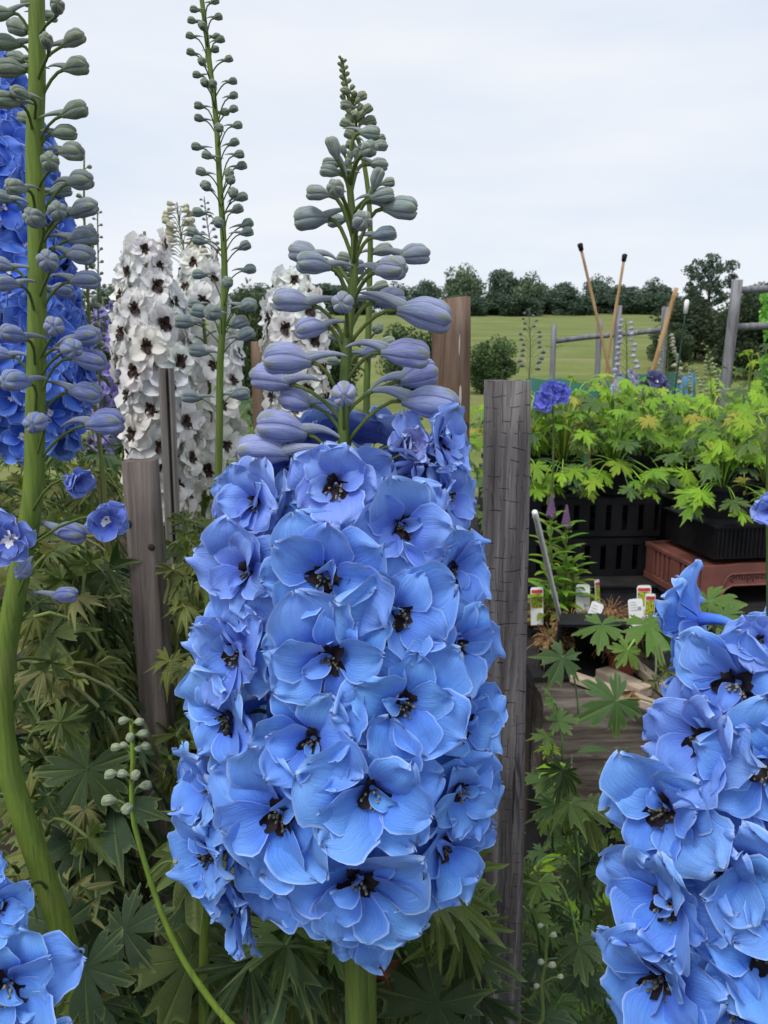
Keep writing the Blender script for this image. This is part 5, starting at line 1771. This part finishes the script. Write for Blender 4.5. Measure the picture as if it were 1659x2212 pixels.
o = obj('pot_rim', None, tip) if False else None
m = MB()
for a_, b2, sx_, sy_ in ((0, -.088, .184, .008), (0, .088, .184, .008), (-.088, 0, .008, .168), (.088, 0, .008, .168)):
    m.box((a_, b2, .114), (sx_, sy_, .018))
obj('rim', m.mesh('rim', BLACKPL, False), tip, T((0, .02, .088)) @ Matrix.Rotation(R(100), 4, 'X') @ T((0, 0, -.05)))
def tray_flat(label, x0, y0, x1, y1, z, h):
    a_, b2 = on_z(x0, y1, z), on_z(x1, y0, z)
    c_ = (a_ + b2) / 2
    o = thing('seed_tray', label, 'tray', (c_.x, c_.y, BZ + .001))
    W_, D_ = abs(b2.x - a_.x), abs(b2.y - a_.y)
    m = MB(); m.box((0, 0, .004), (W_, D_, .006)); obj('base', m.mesh('base', BLACKPL, False), o)
    for nm, c2_, s2 in (('wall', (0, -D_ / 2, h / 2), (W_, .004, h)), ('wall', (0, D_ / 2, h / 2), (W_, .004, h)), ('wall', (-W_ / 2, 0, h / 2), (.004, D_ - .01, h)), ('wall', (W_ / 2, 0, h / 2), (.004, D_ - .01, h))):
        m = MB(); m.box(c2_, s2); m.box((c2_[0], c2_[1], h + .003), (s2[0] + .012, s2[1] + .012, .005)); obj(nm, m.mesh(nm, BLACKPL, False), o)
    return o
tray_flat('shallow black seed tray holding the dry pots and labels', 1150, 1285, 1420, 1385, BZ, .028)

# green leaves growing over the bench edge
over = thing('bench_delphinium', 'lush green delphinium leaves sprawling over the bench edge by the labels', 'plant', (*on_z(1405, 1420, BZ).xy, BZ))
base = over.location.copy()
r = random.Random(31)
for (x, y, Y, td, nr, sz, c_, me) in [
    (1300, 1352, 2.05, (-.2, -.6, -.35), (-.1, -.5, .9), .10, (.075, .165, .030), LEAF_WIDE[0]),
    (1400, 1350, 2.05, (.1, -.7, -.35), (.0, -.7, .8), .125, (.085, .190, .028), LEAF_ME[1]),
    (1455, 1310, 2.15, (.3, -.4, .3), (.2, -.8, .6), .11, (.060, .135, .040), LEAF_ME[2]),
    (1470, 1375, 2.05, (.6, -.3, -.2), (-.2, -.7, .7), .12, (.055, .125, .042), LEAF_WIDE[2]),
    (1530, 1300, 2.2, (.5, -.3, .2), (.0, -.7, .8), .11, (.085, .18, .028), LEAF_ME[3]),
    (1560, 1330, 2.1, (.6, -.4, -.1), (.1, -.7, .8), .11, (.075, .16, .03), LEAF_ME[5]),
    (1355, 1405, 1.98, (-.5, -.5, -.5), (.2, -.6, .6), .07, (.105, .20, .03), LEAF_ME[0]),
    (1440, 1450, 1.92, (.2, -.3, -.9), (.2, -.9, .1), .07, (.10, .13, .05), LEAF_CURL[0]),
    (1415, 1470, 1.90, (-.2, -.3, -.9), (.3, -.9, .1), .06, (.11, .13, .055), LEAF_CURL[2]),
    (1470, 1480, 1.92, (.1, -.3, -.9), (-.2, -.9, .2), .07, (.075, .12, .04), LEAF_CURL[3]),
    (1500, 1440, 1.95, (.3, -.3, -.7), (.0, -.8, .5), .08, (.07, .13, .04), LEAF_ME[4])]:
    leaf(over, me, at(x, y, Y), Vector(td), Vector(nr), sz, base + Vector((r.uniform(-.02, .02), r.uniform(-.02, .02), .0)), c_, .003)
big = thing('lobed_leaf_plant', 'large dark green lobed leaf with pale specks hanging over the old timber', 'plant', (at(1460, 1540, 1.72).x, 1.72, 0))
leaf(big, LEAF_ME[6], at(1330, 1515, 1.62), Vector((-.80, -.25, -.30)), Vector((.0, -.85, .5)), .112, at(1460, 1600, 1.70), (.050, .115, .032), .0022, (.20, .25, .08))
leaf(big, LEAF_ME[4], at(1215, 1420, 1.70), Vector((-.3, -.4, -.5)), Vector((.2, -.8, .5)), .085, at(1250, 1560, 1.74), (.060, .120, .045), .002)
leaf(big, LEAF_WIDE[1], at(1195, 1515, 1.60), Vector((-.2, -.5, .2)), Vector((.2, -.8, .5)), .05, at(1215, 1640, 1.70), (.085, .19, .035), .002)
m = MB(); m.tube([at(1460, 1600, 1.70) - big.location, Vector((0, 0, 0))], [.003, .005], 7); obj('stem', m.mesh('stem', STEM), big, None, (.12, .16, .05))
crumpled('dry_leaf', 'crumpled tan dry leaf caught on the timber beside the lobed leaf', at(1365, 1495, 1.70), .055, DRYLEAF, 933, (.1, -.3, -1), (.3, -.9, .2))

# nettles and weeds in the shade below the timber
for i, (x, y0, n_lv, Y) in enumerate([(1235, 1630, 16, 1.55), (1280, 1760, 16, 1.45), (1215, 1850, 16, 1.3), (1290, 1960, 18, 1.25), (1220, 2050, 20, 1.1), (1195, 1560, 12, 1.6), (1330, 1860, 14, 1.4)]):
    topp = at(x, y0, Y)
    o = thing('nettle', ['young nettle with paired leaves growing up against the old timber', 'leafy weed in the shade below the old timber'][i > 0], 'weed', (topp.x, Y, 0), None if i == 0 else 'weeds below the old timber')
    r = random.Random(800 + i)
    m = MB(); m.tube([(0, 0, -.01), (.01, 0, topp.z * .5), (0, 0, topp.z)], [.004, .003, .0015], 6); obj('stem', m.mesh('stem', STEM), o, None, (.10, .15, .04))
    for q in range(n_lv):
        t = q / n_lv
        a = (q % 2) * math.pi + (q // 2) * 1.57 + r.uniform(-.3, .3)
        z_ = topp.z - .42 * t
        d = Vector((math.cos(a), math.sin(a), -.25 + .5 * (1 - t)))
        leaf(o, LEAF_ME[q % 8] if i > 2 else LANCE[q % 4], Vector((topp.x, Y, z_)) + d * .012, d, Vector((0, -.4, 1)), r.uniform(.035, .06) * (1.25 if i <= 2 else 1), None, gcol(r, r.choice(['mid', 'bright', 'mid'])))
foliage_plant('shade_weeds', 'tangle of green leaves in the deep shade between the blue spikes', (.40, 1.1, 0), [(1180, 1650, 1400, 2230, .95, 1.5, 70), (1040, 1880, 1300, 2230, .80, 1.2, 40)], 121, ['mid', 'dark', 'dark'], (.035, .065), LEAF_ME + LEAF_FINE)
st_low = Stem([(1182, 1998), (1180, 2040), (1178, 2080), (1170, 2130), (1172, 2200), (1150, 2240)], .62)
lowp = spike_plant('side_shoot', 'small pale budded shoot at the foot of the grey cracked post', st_low, .0012, .002, (.15, .2, .05))
place_buds(lowp, st_low, [(1168, 2000, 13, 's'), (1195, 2020, 15, 's'), (1170, 2078, 16, 's'), (1192, 2085, 17, 's'), (1160, 2130, 14, 's'), (1210, 2110, 14, 's')], lambda y: (.36, .41, .26), 7800, 40, (.16, .22, .05), .0008, .008, (14, 32), 90)

# ------------------------------------------------------------------ flowers far across the bench
st_f = Stem([(1192, 830), (1195, 900), (1195, 1000)], 2.72)
fo_ = spike_plant('violet_delphinium', 'short violet blue delphinium bloom beside the top of the grey post', st_f, .002, .004, (.1, .15, .04))
for i, (x, y, rp_) in enumerate([(1178, 866, 26), (1196, 845, 24), (1212, 850, 22), (1184, 846, 22), (1207, 838, 16)]):
    p = at(x, y, 2.69)
    floret(fo_, p, Vector((.2 * (i - 2), -1, .1)), rp_ * mpp(p), st_f.pt(y + 30), (0.060, 0.075, 0.62), 8200 + i, BLUE_JOIN, eye='dark', eye_scale=.6)
for nm, lb, x, Y, y0, y1, colr, seed in [('pale_lilac_delphinium', 'pale lilac delphinium spike with small open flowers over the bench', 1352, 4.4, 690, 870, (0.48, 0.45, 0.68), 81),
                                         ('cream_delphinium', 'cream green budding spike in front of the grey fence post', 1440, 4.4, 720, 830, (0.42, 0.44, 0.30), 82)]:
    st_q = Stem([(x, y0 - 4), (x + 2, (y0 + y1) / 2), (x, y1 + 60)], Y)
    o = spike_plant(nm, lb, st_q, .002, .005, (.13, .17, .06))
    r = random.Random(seed)
    for i in range(30):
        t = (i + .5) / 30
        y = y0 + (y1 - y0) * t
        sg = 1 if i % 2 else -1
        p = at(x + sg * (6 + 20 * t) * r.uniform(.5, 1.1), y, Y + r.uniform(-.04, .04))
        if t > .62 and seed == 81:
            floret(o, p, Vector((sg * .7, -.8, .1)), 13 * mpp(p), st_q.pt(y + 16), colr, 8300 + i, LOW_JOIN, eye='none')
        else:
            bud(o, p, Vector((sg, -.3, .2)), (9 + 5 * t) * mpp(p), st_q.pt(y + 14), colr, 8400 + seed + i, True, False, stalk=.0012)
st_p = Stem([(1420, 790), (1418, 900)], 4.1)
o = spike_plant('purple_delphinium', 'dark purple delphinium flowers with white eyes beside the cream spike', st_p, .002, .004, (.1, .13, .04))
for i, (x, y, rp_) in enumerate([(1397, 835, 15), (1418, 822, 20), (1430, 835, 18), (1405, 812, 12), (1440, 855, 12)]):
    p = at(x, y, 4.07)
    floret(o, p, Vector((.2 * (i - 2), -1, .1)), rp_ * mpp(p), st_p.pt(y + 30), (0.050, 0.030, 0.20), 8600 + i, BLUE_JOIN, eye='white', eye_scale=.7)
thin_spike('thin_delphinium', 'thin dark spent spike standing against the field beside the brown post', Stem([(1143, 670), (1146, 760), (1142, 830), (1142, 950)], 2.9), 22, 675, 800, 12, 26, (0.10, 0.10, 0.15), 83, (0.10, 0.11, 0.06), .001, .003)
thin_spike('green_spike', 'pale green seedling spike rising left of the tall fence post', Stem([(1495, 790), (1500, 830), (1505, 900)], 3.9), 16, 792, 850, 10, 10, (0.28, 0.34, 0.14), 84, (.15, .22, .04), .001, .003)
thin_spike('green_spike', 'taller pale green spike just left of the tall fence post', Stem([(1530, 770), (1535, 820), (1540, 900)], 4.0), 18, 772, 850, 12, 12, (0.26, 0.33, 0.12), 85, (.15, .22, .04), .001, .003)
thin_spike('green_spike', 'thin green shoot standing tallest in front of the dark bush', Stem([(1518, 735), (1545, 800), (1548, 900)], 4.6), 14, 740, 830, 8, 6, (0.24, 0.32, 0.10), 86, (.15, .22, .04), .001, .003)
